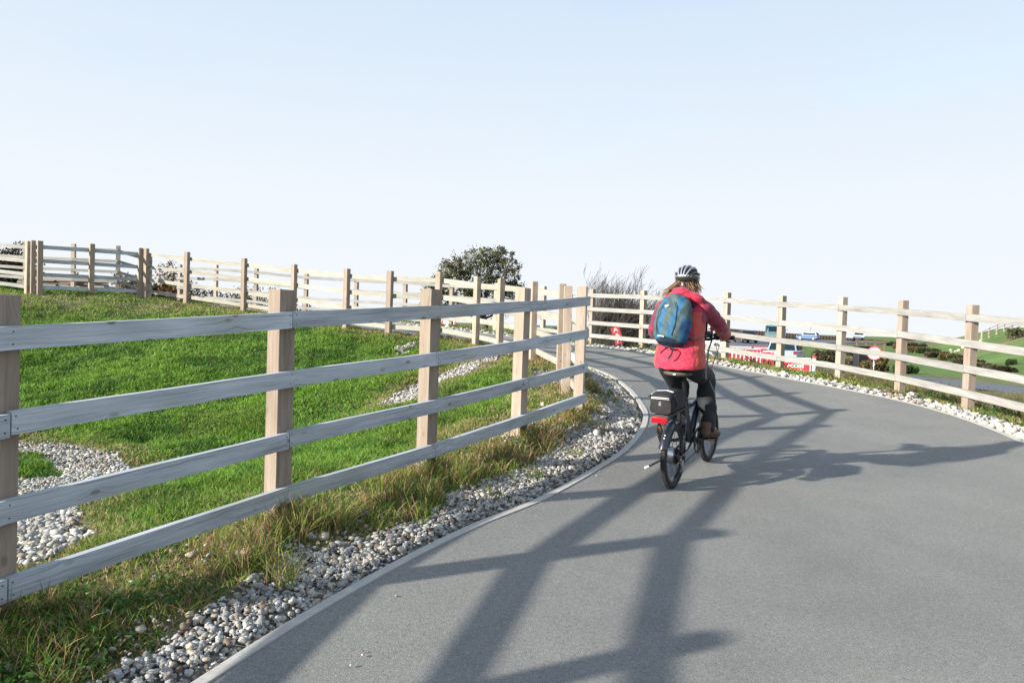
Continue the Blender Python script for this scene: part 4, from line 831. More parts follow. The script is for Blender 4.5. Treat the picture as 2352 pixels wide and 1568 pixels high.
# helmet
hel=empty('helmet',(0,0,0)); hel.parent=person; TH=Matrix.Rotation(-.10,3,'X'); HH=HC+Vector((0,-.012,.045))
def hp3(x,y,z): return HH+TH@Vector((x*.93,y*.95,z))
g=MB(); rings=[]
for i in range(0,13):
    ph=PI/2*i/12*.98; r_=math.cos(ph); z_=math.sin(ph); rings.append([hp3(math.cos(a)*.091*r_,math.sin(a)*.124*r_,z_*.088-.012) for a in [2*PI*k/40 for k in range(40)]])
g.loft(rings).build('inner_shell',simple('dark_foam',(.015,.015,.017),.7),hel,smooth=50)
M_HEL=simple('helmet_black_gloss',(.02,.022,.026),.22,coat=.8,noise=.1); M_HS=simple('helmet_silver',(.33,.35,.38),.3,.3,coat=.5)
def rib(u,r0,mat,lift=.014,t0=-.02,t1=1.02):
    pts=[]
    for k in range(19):
        t=(t0+(t1-t0)*k/18); a=PI*t; yy=-math.cos(a); zz=math.sin(a); xx=u*(.35+.65*abs(zz)**.6); q=math.sqrt(max(0,1-xx*xx)); pts.append(hp3(xx*(.091+lift),yy*(.124+lift)*q,max(0,zz)**.92*(.088+lift)*q-.012))
    return MB().tube(pts,[r0*(.75+.25*math.sin(PI*min(1,max(0,k/18)))) for k in range(19)],n=8,squash=(.75,1.2)).build('rib',mat,hel,smooth='all')
for u in (-.95,-.55,-.17,.17,.55,.95): rib(u,.0125,M_HEL,.008)
for u in (-.17,.17,-.55,.55): rib(u,.0055,M_HS,.0165)
g=MB(); g.loft([[hp3(math.cos(a)*w_,math.sin(a)*d_,z_+(.018*math.cos(a)**2 if z_<0 else 0)) for a in [2*PI*k/44 for k in range(44)]] for w_,d_,z_ in ((.088,.120,-.038),(.099,.132,-.038),(.104,.137,-.020),(.104,.137,.0),(.098,.130,.014),(.088,.12,.014))]); g.build('rim_band',M_HEL,hel,smooth=50)
g=MB(); g.loft([[hp3(math.cos(a)*w_,math.sin(a)*d_,z_) for a in [-2.3+1.46*k/16 for k in range(17)]]+[hp3(math.cos(a)*(w_-.004),math.sin(a)*(d_-.004),z_) for a in [-.84-1.46*k/16 for k in range(17)]] for w_,d_,z_ in ((.1045,.1375,-.012),(.1055,.1385,.006))]); g.build('silver_band',M_HS,hel,smooth=50)
g=MB()
for k in range(6): a=-PI/2-.24+.095*k; g.box(hp3(math.cos(a)*.1065,math.sin(a)*.1395,-.003),(.008,.002,.010-.002*(k%2)),Matrix.Rotation(a+PI/2,3,'Z')@Matrix.Rotation(.25,3,'Y'))
g.build('printed_mark',K['white'],hel); g=MB(); g.tube([hp3(math.cos(a)*.084,math.sin(a)*.100,-.075+.01*math.cos(a*2)) for a in [-2.7+2.26*k/14 for k in range(15)]],.011,n=8,squash=(1.4,.5)); g.disc(hp3(0,-.104,-.075),(0,1,0),.019,.022,n=20)
for s in(-1,1):
    g.tube([hp3(s*.086,-.04,-.02),hp3(s*.085,-.03,-.075)],.005,n=6)
    g.tube([hp3(s*.088,-.03,-.03),hp3(s*.086,.01,-.08),hp3(s*.06,.035,-.135),hp3(0,.045,-.155)],.0035,n=5); g.tube([hp3(s*.088,.05,-.03),hp3(s*.086,.01,-.08)],.0035,n=5)
g.build('retention_strap',K['plastic'],hel,smooth=50); MB().disc(hp3(0,-.117,-.07),(0,1,0),.008,.004,n=14).build('dial_mark',K['white'],hel)
# ---------------------------------------------------------------- backpack
pk=empty('backpack',BLOC,BROT,'blue and grey-green backpack worn on the cyclist\'s back','backpack')
PC=Vector((-.018,.0,1.318)); PM=Matrix.Rotation(-.10,3,'X')@Matrix.Rotation(.10,3,'Y')
def pp(x,y,z): return PC+PM@Vector((x,y,z))
g=MB(); rings=[]
for z,rx,ry,yo in ((-.215,.03,.03,.02),(-.205,.085,.06,.012),(-.175,.122,.085,.0),(-.12,.142,.100,-.006),(-.04,.150,.104,-.010),(.04,.146,.098,-.006),(.10,.132,.086,.002),(.155,.105,.068,.012),(.19,.070,.046,.022),(.205,.025,.02,.03)):
    rings.append([pp(math.copysign(abs(math.cos(a))**.85,math.cos(a))*rx,yo+.02+(math.sin(a)*ry if math.sin(a)<0 else math.sin(a)*ry*.35),z) for a in [2*PI*k/44 for k in range(44)]])
g.loft(rings); mp_=fuse(g,.0055,4)
PMi=PM.inverted(); PMn=np.array(PMi)
def pcol(c):
    l=(c-np.array(PC))@PMn.T; x,y,z=l.T; gg=np.array([.060,.098,.108]); blue=np.array([.022,.115,.23]); dk=np.array([.012,.03,.05]); navy=np.array([.02,.075,.17]); o=np.tile(gg,(len(c),1))
    e=x/.15; s1=-.62+.20*np.cos(z*7.5); s2=.12+.30*sst(-.2,.18,z)-.14*np.cos(z*9)*.5
    o[(np.abs(e-s1-.02)<.13)&(z<.165)]=blue; o[(np.abs(e-s2)<.14)&(z<.175)&(z>-.17)]=blue; o[(e>.62)&(z<.02)]=navy; o[(e>.80)&(z>=.02)]=gg*.8; o[e<-.86]=navy*.8
    o[z<-.155+.02*np.cos(e*3)]=dk; o[y>.035]=dk
    return o*(1+.05*np.sin(z*55+x*30)*np.sin(x*47))[:,None]
def pwr(c):
    l=(c-np.array(PC))@PMn.T; x,y,z=l.T; return .0045*np.sin(z*42+np.sin(x*40)*1.6)*np.sin(x*33+1)+.003*np.sin(z*80+x*50)
mk_,nt,bk=newmat('ripstop_nylon'); at_=N(nt,'ShaderNodeAttribute',attribute_name='Col'); nt.links.new(at_.outputs['Color'],bk.inputs['Base Color']); bk.inputs['Roughness'].default_value=.68; bk.inputs['Specular IOR Level'].default_value=.3
tc=N(nt,'ShaderNodeTexCoord'); n1=N(nt,'ShaderNodeTexNoise',inp={'Scale':28.,'Detail':5.,'Distortion':2.}); nt.links.new(tc.outputs['Object'],n1.inputs['Vector']); bp=N(nt,'ShaderNodeBump',inp={'Strength':.35,'Distance':.010}); nt.links.new(n1.outputs['Fac'],bp.inputs['Height']); nt.links.new(bp.outputs[0],bk.inputs['Normal'])
finish(mp_,'pack_body',mk_,pk,pcol,wr=pwr)
M_STR=simple('dark_webbing',(.02,.026,.035),.8)
g=MB(); g.tube([pp(.012,-.062,.14),pp(.045,-.078,.08),pp(.055,-.092,-.02),pp(.035,-.09,-.12)],.003,n=5); g.tube([pp(-.055,-.06,.13),pp(-.09,-.075,.06),pp(-.098,-.085,-.04),pp(-.08,-.08,-.13)],.003,n=5); g.build('zip',M_STR,pk)
g=MB()
for a,b_,c_ in ((-.055,-.02,.095),(-.048,-.018,.088)): g.tube([pp(a,-.083,c_),pp((a+b_)/2,-.086,c_+.006),pp(b_,-.084,c_+.014)],[.001,.003,.001],n=5,squash=(1,.5))
g.build('printed_mark',K['white'],pk); MB().box(pp(-.045,-.0895,-.135),(.05,.003,.008),PM).build('woven_label',K['white'],pk)
for s in(-1,1):
    g=MB(); q=[pp(s*.06,.045,.13),Vector((s*.095,.12,1.42)),Vector((s*.115,.20,1.475)),Vector((s*.12,.28,1.46)),Vector((s*.125,.33,1.38)),Vector((s*.135,.325,1.25)),Vector((s*.17,.22,1.16)),pp(s*.13,.03,-.13)]; g.tube(q,[.02,.022,.024,.026,.026,.02,.01,.01],n=8,squash=(.35,1.3)); g.build('shoulder_strap',M_STR,pk,smooth=50)
    g=MB(); g.tube([pp(s*.12,.0,-.15),Vector((s*.20,.07,1.19)),Vector((s*.225,.17,1.20))],[.011,.009,.007],n=8,squash=(.4,1.3)); g.build('side_strap',M_STR,pk,smooth=50)
g=MB(); g.tube([pp(-.035,-.03,-.20),pp(-.07,-.045,-.205),pp(-.105,-.05,-.235),pp(-.118,-.045,-.25)],.0075,n=6,squash=(.4,1.3)); g.tube([pp(.03,-.03,-.205),pp(.052,-.05,-.225),pp(.045,-.052,-.27),pp(.025,-.05,-.30)],.0065,n=6,squash=(.4,1.3)); g.box(pp(0,-.04,-.212),(.05,.015,.012),PM,bev=.003); g.build('hanging_strap',M_STR,pk,smooth=50)
g=MB(); g.tube([Vector((.245,.16,1.17)),Vector((.232,.10,1.08)),Vector((.228,.09,.98)),Vector((.222,.085,.86))],.006,n=6,squash=(.4,1.4)); g.build('loose_strap',simple('grey_webbing',(.025,.025,.032),.9,spec=.1),pk,smooth=50)
# ---------------------------------------------------------------- trees, bushes, background
def leafcloud(name,clumps,nsub,nleaf,size,cols,parent,seed=1,flat=.6,sub=.34):
    """clumps: (centre, radius vec3). many small sub-clumps of leaves spread through each"""
    rg=np.random.default_rng(seed); cs=[];rr=[]
    for c,r in clumps:
        k=max(3,int(nsub*(r[0]*r[2])/(clumps[0][1][0]*clumps[0][1][2]))); d=rg.normal(0,1,(k,3)); d/=np.linalg.norm(d,axis=1)[:,None]; d*=(rg.random((k,1))**.45)
        cs.append(np.array(c)+d*np.array(r)); rr.append(np.full(k,min(r)*sub)*rg.uniform(.5,1.3,k))
    cs=np.concatenate(cs); rr=np.concatenate(rr); n=len(cs)*nleaf; C0=np.repeat(cs,nleaf,0)+rg.normal(0,1,(n,3))*np.repeat(rr,nleaf)[:,None]*.55
    A=rg.normal(0,1,(n,3)); A/=np.linalg.norm(A,axis=1)[:,None]; B=np.cross(A,rg.normal(0,1,(n,3))); B/=np.linalg.norm(B,axis=1)[:,None]; s=(size*rg.uniform(.6,1.4,n))[:,None]
    V=np.stack([C0-A*s,C0+B*s*.55,C0+A*s,C0-B*s*.55],1); ci=rg.integers(0,len(cols),len(cs)); cc=np.array(cols)[ci]*rg.uniform(.7,1.3,(len(cs),1)); cc=np.repeat(cc,nleaf,0)*rg.uniform(.75,1.25,(n,1))
    me=raw_mesh(name,V.reshape(-1,3),np.arange(4*n),np.arange(0,4*n,4),M_LEAF,np.repeat(cc,4,0)); o=bpy.data.objects.new(name,me); COL.objects.link(o); o.parent=parent; return cs
M_LEAF=vcmat('tree_leaf',.7,trans=.22,spec=.2); M_BARK=simple('dark_bark',(.06,.05,.04),.9,noise=.4,nscale=20,bump=.6); M_TWIG=simple('grey_twig',(.07,.062,.055),.9,noise=.3)
def limb(mb,a,b,r0,r1,rnd,bend=.12,n=6):
    a=Vector(a);b=Vector(b); L_=(b-a).length; m=a.lerp(b,.5)+Vector([rnd.uniform(-1,1)*L_*bend for _ in range(3)])
    q=[a*(1-t)**2+m*2*t*(1-t)+b*t*t for t in [i/6 for i in range(7)]]; mb.tube(q,[r0+(r1-r0)*i/6 for i in range(7)],n=n)
def pxm(px,py,Y): return Vector(at(px,py,Y))
# big tree
TZ=50.; sc=TZ/F; gbase=pxm(1112,740,TZ); gbase.z=h1(gbase.x,gbase.y)
tree=empty('tree',gbase,label='windswept leafy tree with olive brown crown behind the fences in the middle distance',cat='tree')
rnd=random.Random(3); cl=[]
for px,py,r in ((1095,605,34),(1140,597,30),(1168,618,26),(1060,628,26),(1022,640,26),(1042,618,26),(1000,672,26),(1010,650,22),(985,690,18),(1020,678,26),(1185,655,20),(1120,645,34),(1160,665,30),(1080,672,28),(1040,690,24),(1192,690,16),(1012,712,18),(1130,698,28),(1085,712,24),(1168,705,20),(985,690,12),(1203,668,8),(972,712,10),(1112,578,12),(1150,574,12),(1178,590,10),(1050,598,10)):
    c=pxm(px,py,TZ)-gbase; c.y+=rnd.uniform(-1.2,1.2); cl.append((c,(r*sc*1.12,max(r*sc,.9),r*sc*1.0)))
big=cl[0]; cs=leafcloud('crown',cl,62,30,.068,[(.13,.13,.065),(.09,.105,.05),(.17,.145,.075),(.075,.085,.045),(.12,.13,.06)],tree,3,sub=.30)
g=MB(); limb(g,(0,0,-.3),(.1,0,2.2),.26,.2,rnd,.03,8); limb(g,(.1,0,2.1),(-.3,.1,3.2),.17,.12,rnd)
for c,r in cl: limb(g,(-.05,0,2.0+rnd.uniform(0,1.)),c,.09,.02,rnd,.15,5)
for k in range(160): c=cs[rnd.randrange(len(cs))]; q=min(cl,key=lambda t:(Vector(t[0])-Vector(c)).length)[0]; limb(g,q,c,.03,.008,rnd,.1,3)
g.build('trunk',M_BARK,tree,smooth='all')
# bare shrub tree
BZ=27.; b0=pxm(1376,775,BZ); b0.z=h1(b0.x,b0.y)-.05; bare=empty('bare_tree',b0,label='bare twiggy shrub tree leaning right behind the outer fence, left of the cyclist',cat='tree')
g=MB(); g2=MB(); rnd=random.Random(9); topz=pxm(1400,628,BZ).z-b0.z; 
def grow(p,d,L_,r,lev):
    q=[p]; dd=d.normalized(); n_=5
    for i in range(n_):
        dd=(dd+Vector((rnd.uniform(-.13,.17),rnd.uniform(-.15,.15),rnd.uniform(-.06,.09)))).normalized(); q.append(q[-1]+dd*L_/n_)
    (g if lev==0 else g2).tube(q,[max(r*(1-.75*i/n_),.0036) for i in range(n_+1)],n=4 if lev else 6,caps=False)
    if lev<3:
        for k in range((12,9,5)[lev]):
            i=rnd.randint(1,n_); nd=(dd+Vector((rnd.uniform(-.4,.62),rnd.uniform(-.6,.6),rnd.uniform(-.1,.5)))).normalized(); grow(q[i],nd,L_*rnd.uniform(.38,.62),r*.5,lev+1)
for k in range(24):
    a=rnd.uniform(-.36,.5); grow(Vector((rnd.uniform(-.2,.3),rnd.uniform(-.3,.3),0)),Vector((math.sin(a),rnd.uniform(-.3,.3),math.cos(a)*1.1)),topz*rnd.uniform(.45,.58),.022,0)
g.build('trunk',M_TWIG,bare,smooth='all'); g2.build('twigs',M_TWIG,bare,smooth='all')
bpos=Vector((0,0,.5)); leafcloud('crown',[((0.1,0,.6),(.9,.5,.7)),((.2,0,1.3),(.6,.4,.4))],26,5,.03,[(.10,.055,.03),(.06,.06,.03)],bare,8)
# far-left dark tree and hedges
def shrub(name,px,py,wp,hp_,Z_,cols,label,cat='bush',seed=0,size=.05,group=None,dens=30,ground=True,base=None):
    """py = top edge, hp_ height in px"""
    s=Z_/F; b_=pxm(px,py+hp_,Z_); 
    if ground: b_.z=min(b_.z,h1(b_.x,b_.y)+.02)
    top=pxm(px,py,Z_).z; Hh=max(top-b_.z,.15); w=wp*s/2; o=empty(name,b_,label=label,cat=cat,group=group); rd=random.Random(seed*7+int(px)); cl=[]; n_=max(2,int(wp/hp_*2.2))
    for i in range(n_):
        x=-w*.8+1.6*w*(i+.5)/n_; rr=Hh*rd.uniform(.30,.42); cl.append(((x,rd.uniform(-.3,.3)*w*.5,Hh-rr*rd.uniform(.95,1.6)),(max(w/n_*1.25,rr*.8),max(w/n_,rr*.9),rr)))
        cl.append(((x+rd.uniform(-.2,.2)*w,0,Hh*.3),(max(w/n_*1.2,rr*.8),rr,Hh*.32)))
    leafcloud('crown',cl,dens*2.6,12,size,cols,o,seed+int(px),sub=.24); g=MB()
    for c,r in cl: limb(g,(c[0]*.4,0,-.05),c,.012*Hh+.008,.004,rd,.1,4)
    g.build('stem',M_BARK,o); return o
DK=[(.04,.042,.022),(.055,.05,.028),(.03,.033,.02)]; RU=[(.19,.105,.04),(.15,.09,.04),(.10,.085,.035)]; OL=[(.16,.13,.055),(.10,.10,.04),(.20,.15,.075)]; GN_=[(.05,.085,.03),(.035,.06,.025),(.07,.09,.035)]; BR=[(.15,.11,.07),(.11,.095,.06),(.07,.085,.045)]
shrub('dark_tree',22,548,98,140,30,DK,'dark dense tree behind the sunlit fence at the left edge','tree',1,.06,dens=60)
shrub('hedge_bush',150,628,150,52,31,DK,'low dark hedge behind the timber stack on the left','hedge',2,.05)
for i,(px,py,w,h_,c,l) in enumerate(((300,606,62,80,RU,'rust brown bush right of the timber stack'),(398,603,56,80,RU,'rust brown bush with pointed top, behind the crossing fences'),(355,640,60,45,BR,'dull brown low bush between the two rust brown ones'),(470,648,70,44,BR,'tangled brown bush right of the pointed rust bush'),(560,650,80,48,OL,'straw coloured bush seen through the upper fences'),(630,662,70,40,OL,'pale olive bush just left of the near fence post top'),(720,694,70,22,DK,'low dark bush right of the second near fence post'))):
    shrub('bush',px,py,w,h_,33+i*.4,c,l,seed=i+4,dens=34)
for i,(px,py,w,h_,c,l) in enumerate(((1450,757,70,26,OL,'yellow green bush right of the leaning red sign'),(1405,760,40,22,DK,'dark bush behind the leaning red sign'),(1190,748,60,26,BR,'brown scrub under the big tree, right part'),(1040,742,60,22,BR,'brown scrub under the big tree, left part'),(1290,752,60,18,DK,'low dark scrub between the tall fence posts'))):
    shrub('bush',px,py,w,h_,38+i,c,l,seed=i+20,size=.06)
# right-hand fields: hedges and scrub
def ground_shrub(px,pyb,wp,hp_,c,l,seed,size=.08,dens=26,name='bush',group=None):
    p=hit(px,pyb,8,160); return shrub(name,px,pyb-hp_,wp,hp_,float(p[1]),c,l,seed=seed,size=size*float(p[1])/40,dens=dens,group=group)
for i,(px,pyb,w,h_,c) in enumerate(((1985,818,90,18,BR),(1895,828,60,26,BR),(1940,846,80,26,BR),(2005,852,70,24,OL),(2080,858,60,20,GN_),(2020,836,34,26,OL))):
    ground_shrub(px,pyb,w,h_,c,'brown scrub beside the lower road beyond the fence',40+i,.07,group='scrub beside the lower road')
for i in range(15):
    px=2060+i*17+(i%3)*4; pyb=795+i*4.3+(i%2)*2; ground_shrub(px,pyb,58,9+(i*5)%6,(GN_,BR,DK,OL)[i%4],'dark bush in the hedge line at the foot of the green hill',60+i,.09,dens=22,group='hedge line below the green hill')
ground_shrub(2322,838,22,12,GN_,'single dark bush on the hillside just right of the hedge line',80,.08)
b2=pxm(2336,752,82); 
ground_shrub(2332,778,50,28,BR,'small bare bush on the hill crest at the right edge',81,.04,dens=10)
# ---------------------------------------------------------------- roads beyond
M_ROAD=simple('lower_road_asphalt',(.10,.115,.135),.8,noise=.15,nscale=6)
def strip(name,pts,label,mat,up=.03,n=60):
    A=resample(catmull([p[:2] for p in pts],10),n); T=np.gradient(A,axis=0); T/=np.linalg.norm(T,axis=1)[:,None]; Nn=np.stack([T[:,1],-T[:,0]],-1); w=np.interp(np.linspace(0,1,n),np.linspace(0,1,len(pts)),[p[2] for p in pts]); cols=9
    P_=np.concatenate([A+Nn*(w*(k/(cols-1)-.5))[:,None] for k in range(cols)]).reshape(cols,n,2).transpose(1,0,2).reshape(-1,2); z_=H(P_[:,0],P_[:,1])+up; me=grid_mesh(name,cols,n,np.c_[P_,z_],mat); o=bpy.data.objects.new(name,me); COL.objects.link(o); tag(o,label,'road',kind='structure')
strip('service_road',[(23.5,12,3.8),(22,22,3.8),(20.6,31,3.8),(18.6,40,3.8),(17.5,50,4),(19,60,5)],'blue grey lower road beyond the right hand fence',M_ROAD,.05)
def area(name,A,B_,label,mat,up,n=60,cols=14):
    A=resample(catmull(A,8),n); B_=resample(catmull(B_,8),n); t=np.linspace(0,1,cols); P_=(A[:,None]*(1-t)[None,:,None]+B_[:,None]*t[None,:,None]).reshape(-1,2); z_=H(P_[:,0],P_[:,1])+up; me=grid_mesh(name,cols,n,np.c_[P_,z_],mat); o=bpy.data.objects.new(name,me); COL.objects.link(o); tag(o,label,'road',kind='structure')
area('main_road',[(-40,120),(-15,135),(10,148),(35,158),(62,172),(95,196),(150,250)],[(-30,60),(-5,48),(13,50),(21,62),(33,87),(46,106),(64,126),(100,165),(165,240)],'wide main road with cars below the far timber barrier',M_ROAD,.09)
M_WHITE=simple('white_road_paint',(.7,.7,.68),.7)
# far timber barrier
bar=empty('noise_barrier',tuple(pxm(1590,770,140)),label='long tan timber barrier on the skyline beyond the main road',cat='barrier'); o0=Vector(bar.location)
M_TAN=simple('tan_boards',(.40,.27,.15),.85,noise=.3,nscale=.8); M_TAN2=simple('dark_posts',(.17,.115,.075),.85)
g=MB(); gp=MB(); NB=78
for i in range(NB):
    t=i/(NB-1); t2=(i+1)/(NB-1); Y0=140+(t)*50; Y1=140+t2*50
    a=pxm(1590+540*t,748+41.5*t,Y0); b_=pxm(1590+540*t2,748+41.5*t2,Y1); hh_=1.75+.35*t
    if i<NB-1:
        for zz,th in ((hh_/2,.05),): g.add([a-o0+Vector((0,d,z_)) for d in(-.03,.03) for z_ in(-hh_,0)]+[b_-o0+Vector((0,d,z_)) for d in(-.03,.03) for z_ in(-hh_,0)],[(0,4,5,1),(2,3,7,6),(1,5,7,3),(0,2,6,4),(0,1,3,2),(4,6,7,5)])
        for zf in (-.04,-hh_*.52,-hh_*.8): gp.add([a-o0+Vector((0,d,z_+zf)) for d in(-.10,-.034) for z_ in(-.04,.04)]+[b_-o0+Vector((0,d,z_+zf)) for d in(-.10,-.034) for z_ in(-.04,.04)],[(0,4,5,1),(2,3,7,6),(1,5,7,3),(0,2,6,4),(0,1,3,2),(4,6,7,5)])
    gp.box(a-o0+Vector((0,-.12,-hh_/2)),(.13,.13,hh_+.1))
g.build('panel',M_TAN,bar); gp.build('post',M_TAN2,bar)
# ---------------------------------------------------------------- vehicles
M_GLASS=simple('dark_glass',(.012,.022,.03),.35,noise=.05,spec=.15); M_TYRE=K['rubber']
def vehicle(name,loc,rotz,label,cat,paint,L_=4.1,W_=1.76,Hh=1.5,kind='hatch',roof=None,front=(),plate=None,lights=(.5,.02,.02)):
    """+Y is forward"""
    o=empty(name,loc,(0,0,rotz),label,cat); hl=L_/2
    if kind=='hatch': low=[(-hl,.35),(-hl,.75),(-hl+.06,.92),(-.6,.95),(hl*.42,.93),(hl*.93,.74),(hl,.6),(hl,.35),(hl-.2,.22),(-hl+.2,.22)]; top=[(-hl+.08,.93),(-hl+.38,Hh-.06),(-hl+.75,Hh),(-.1,Hh),(.35,Hh-.09),(hl*.5,.93)]
    elif kind=='saloon': low=[(-hl,.35),(-hl,.8),(-hl*.62,.93),(-.6,.95),(hl*.4,.93),(hl*.95,.72),(hl,.55),(hl,.35),(hl-.2,.22),(-hl+.2,.22)]; top=[(-hl*.68,.93),(-hl*.38,Hh-.04),(-.2,Hh),(.3,Hh-.05),(hl*.46,.93)]
    else: low=[(-hl,.4),(-hl,1.1),(-hl+.02,1.15),(hl*.6,1.15),(hl*.95,.98),(hl,.7),(hl,.4),(hl-.2,.28),(-hl+.2,.28)]; top=[(-hl+.02,1.15),(-hl+.08,Hh-.05),(-hl+.3,Hh),(hl*.15,Hh),(hl*.35,Hh-.12),(hl*.62,1.15)]
    def prism(pf,w0,w1,zb,zt):
        rings=[]
        for sx in (-1,-.94,.94,1):
            k=1 if abs(sx)<1 else .965; cy=sum(p[0] for p in pf)/len(pf); cz=sum(p[1] for p in pf)/len(pf)
            rings.append([Vector((sx*(w0+(w1-w0)*((z-zb)/(zt-zb)))/2,cy+(y-cy)*k,cz+(z-cz)*k)) for y,z in pf])
        return MB().loft(rings)
    prism(low,W_,W_,.2,1.).build('body',paint,o,smooth=25)
    prism(top,W_*.95,W_*.80,.93 if kind!='van' else 1.15,Hh).build('roof',roof or paint,o,smooth=25)
    zb=.93 if kind!='van' else 1.15; g=MB()
    def wq(y0,z0,y1,z1,inset=.1):
        # window in the slanted end face between two profile points
        a=Vector((0,y0,z0)); b_=Vector((0,y1,z1)); d=(b_-a); nrm=Vector((0,d.z,-d.y)).normalized(); 
        if nrm.z<0: nrm=-nrm
        wf=lambda z:W_*(.95+(.80-.95)*((z-zb)/(Hh-zb)))/2-.09
        p,q=a.lerp(b_,.12),a.lerp(b_,.90); g.add([Vector((-wf(p.z),p.y,p.z))+nrm*.012,Vector((wf(p.z),p.y,p.z))+nrm*.012,Vector((wf(q.z),q.y,q.z))+nrm*.012,Vector((-wf(q.z),q.y,q.z))+nrm*.012]+[Vector((-wf(p.z),p.y,p.z))-nrm*.05,Vector((wf(p.z),p.y,p.z))-nrm*.05,Vector((wf(q.z),q.y,q.z))-nrm*.05,Vector((-wf(q.z),q.y,q.z))-nrm*.05],[(0,1,2,3),(7,6,5,4),(0,4,5,1),(1,5,6,2),(2,6,7,3),(3,7,4,0)])
    wq(*top[0],*top[1]); rw=g.build('rear_window',M_GLASS,o); g=MB(); wq(*top[-1],*top[-2]); g.build('windscreen',M_GLASS,o); g=MB()
    for s in(-1,1):
        ys=(top[1][0]+.1,top[-2][0]+.12); f=lambda z:s*(W_*(.95+(.80-.95)*((z-zb)/(Hh-zb)))/2+.008)
        for y0,y1 in ((ys[0],(ys[0]+ys[1])/2-.04),((ys[0]+ys[1])/2+.04,ys[1]+.15)):
            MB().add([Vector((f(zb+.06)*k,y,z)) for k in(1,.93) for y,z in ((y0-.05,zb+.06),(y1+.05,zb+.06),(y1,Hh-.12),(y0,Hh-.12))],[(0,1,2,3),(7,6,5,4),(0,4,5,1),(1,5,6,2),(2,6,7,3),(3,7,4,0)]).build('side_window',M_GLASS,o)
    for sx in(-1,1):
        for y in(-hl*.62,hl*.62):
            g=MB(); g.tube([Vector((sx*(W_/2-.19),y,.31)),Vector((sx*(W_/2-.0),y,.31))],.31,n=24); w_=g.build('wheel',M_TYRE,o,smooth=40); MB().disc((sx*(W_/2+.004),y,.31),(1,0,0),.19,.02,n=20).build('rim',K['alu'],w_)
        ml_=simple('lamp_red',(.25,.015,.015),.3) if sx<0 else bpy.data.materials['lamp_red']
        MB().box((sx*(W_/2-.14),-hl+.02,.86),(.2,.06,.2),bev=.02).build('tail_light',ml_,o); MB().box((sx*(W_/2-.2),hl-.05,.66),(.3,.08,.14),bev=.02).build('headlight',K['alu'],o)
    MB().box((0,-hl-.012,.52),(.5,.02,.11),bev=.004).build('number_plate',plate or simple('yellow_plate',(.62,.45,.05),.5),o); MB().box((0,hl+.012,.45),(.5,.02,.11),bev=.004).build('number_plate',K['white'],o)
    MB().box((0,-hl-.01,.36),(W_*.8,.06,.12),bev=.03).build('bumper',K['plastic'],o); MB().box((0,hl+.0,.36),(W_*.8,.06,.14),bev=.03).build('bumper',K['plastic'],o)
    return o
def gpt(px,Y,dz=0):
    p=at(px,770,Y); return (p[0],p[1],h1(p[0],p[1])+dz)
P_SIL=simple('silver_blue_paint',(.30,.40,.55),.25,.2,coat=.6,noise=.05); P_WH=simple('white_paint',(.72,.73,.74),.3,coat=.4,noise=.05); P_DK=simple('maroon_dark_paint',(.06,.02,.025),.3,coat=.4); P_TEAL=simple('teal_paint',(.06,.28,.28),.35,coat=.3); P_BLUE=simple('blue_paint',(.05,.12,.28),.3,coat=.4); P_RED=simple('red_paint',(.5,.03,.03),.35,coat=.3); P_GB=simple('pale_grey_blue_paint',(.36,.44,.50),.35); P_GG=simple('grey_green_paint',(.13,.18,.18),.4)
vehicle('parked_car',gpt(1808,45,.05),math.radians(-28),'silver blue hatchback behind the red pedestrian sign, seen from behind','car',P_SIL,Hh=1.5)
vehicle('car',gpt(1712,86,.1),math.radians(2),'dark maroon car with yellow plate on the main road, right of the handlebar','car',P_DK,kind='saloon',Hh=1.42)
vehicle('van',gpt(1778,98,.1),math.radians(165),'van with teal roof edge and dark windscreen behind the middle right post','van',P_GG,L_=4.8,W_=2.05,Hh=2.2,kind='van',roof=P_TEAL,plate=K['white'])
vehicle('car',gpt(1856,146,.1),math.radians(50),'small blue car in front of the far timber barrier','car',P_BLUE,Hh=1.5)
vehicle('van',gpt(1607,72,.1),math.radians(80),'white van glimpsed behind the handlebar and right arm','van',P_WH,L_=4.9,W_=2.,Hh=2.1,kind='van')
vehicle('car',gpt(2085,175,.1),math.radians(-60),'tiny red car far right at the end of the timber barrier','car',P_RED,Hh=1.45)
# box lorry
lp=gpt(1962,150,.1); lo=empty('box_lorry',lp,(0,0,math.radians(-52)),'white box lorry with pale grey cab in front of the timber barrier','lorry')
tz=pxm(1962,772,150).z-lp[2]; g=MB(); g.box((0,-1.,tz*.5+.35),(2.3,3.4,tz-.7),bev=.08); g.build('cargo_box',P_WH,lo,smooth=30); g=MB(); g.loft([[Vector((x,y,z)) for y,z in ((.85,.5),(.85,tz-.35),(1.6,tz-.4),(2.2,1.2),(2.35,.5))] for x in(-1.05,1.05)]); g.build('cab',P_GB,lo,smooth=20)
g=MB(); g.box((0,1.95,1.6),(1.8,.06,.6),(-.55,0,0)); g.build('windscreen',M_GLASS,lo)
for sx in(-1,1):
    for y in(-2.,1.4): MB().tube([Vector((sx*.85,y,.42)),Vector((sx*1.08,y,.42))],.42,n=20).build('wheel',M_TYRE,lo,smooth=40)
# thin lamp columns on the main road
for px,py,Y_,l in ((1861,753,150,'thin lamp column above the small blue car'),(1804,757,118,'thin lamp column right of the teal roofed van')):
    b_=Vector(gpt(px,Y_)); t=pxm(px,py,Y_); o=empty('lamp_column',b_,label=l,cat='lamp post'); g=MB(); g.tube([Vector((0,0,-.1)),Vector((0,0,t.z-b_.z))],[.09,.05],n=8); g.build('column',K['alu'],o,smooth='all'); MB().box((.15,0,t.z-b_.z),(.45,.14,.09),bev=.02).build('lamp_head',K['alu'],o)
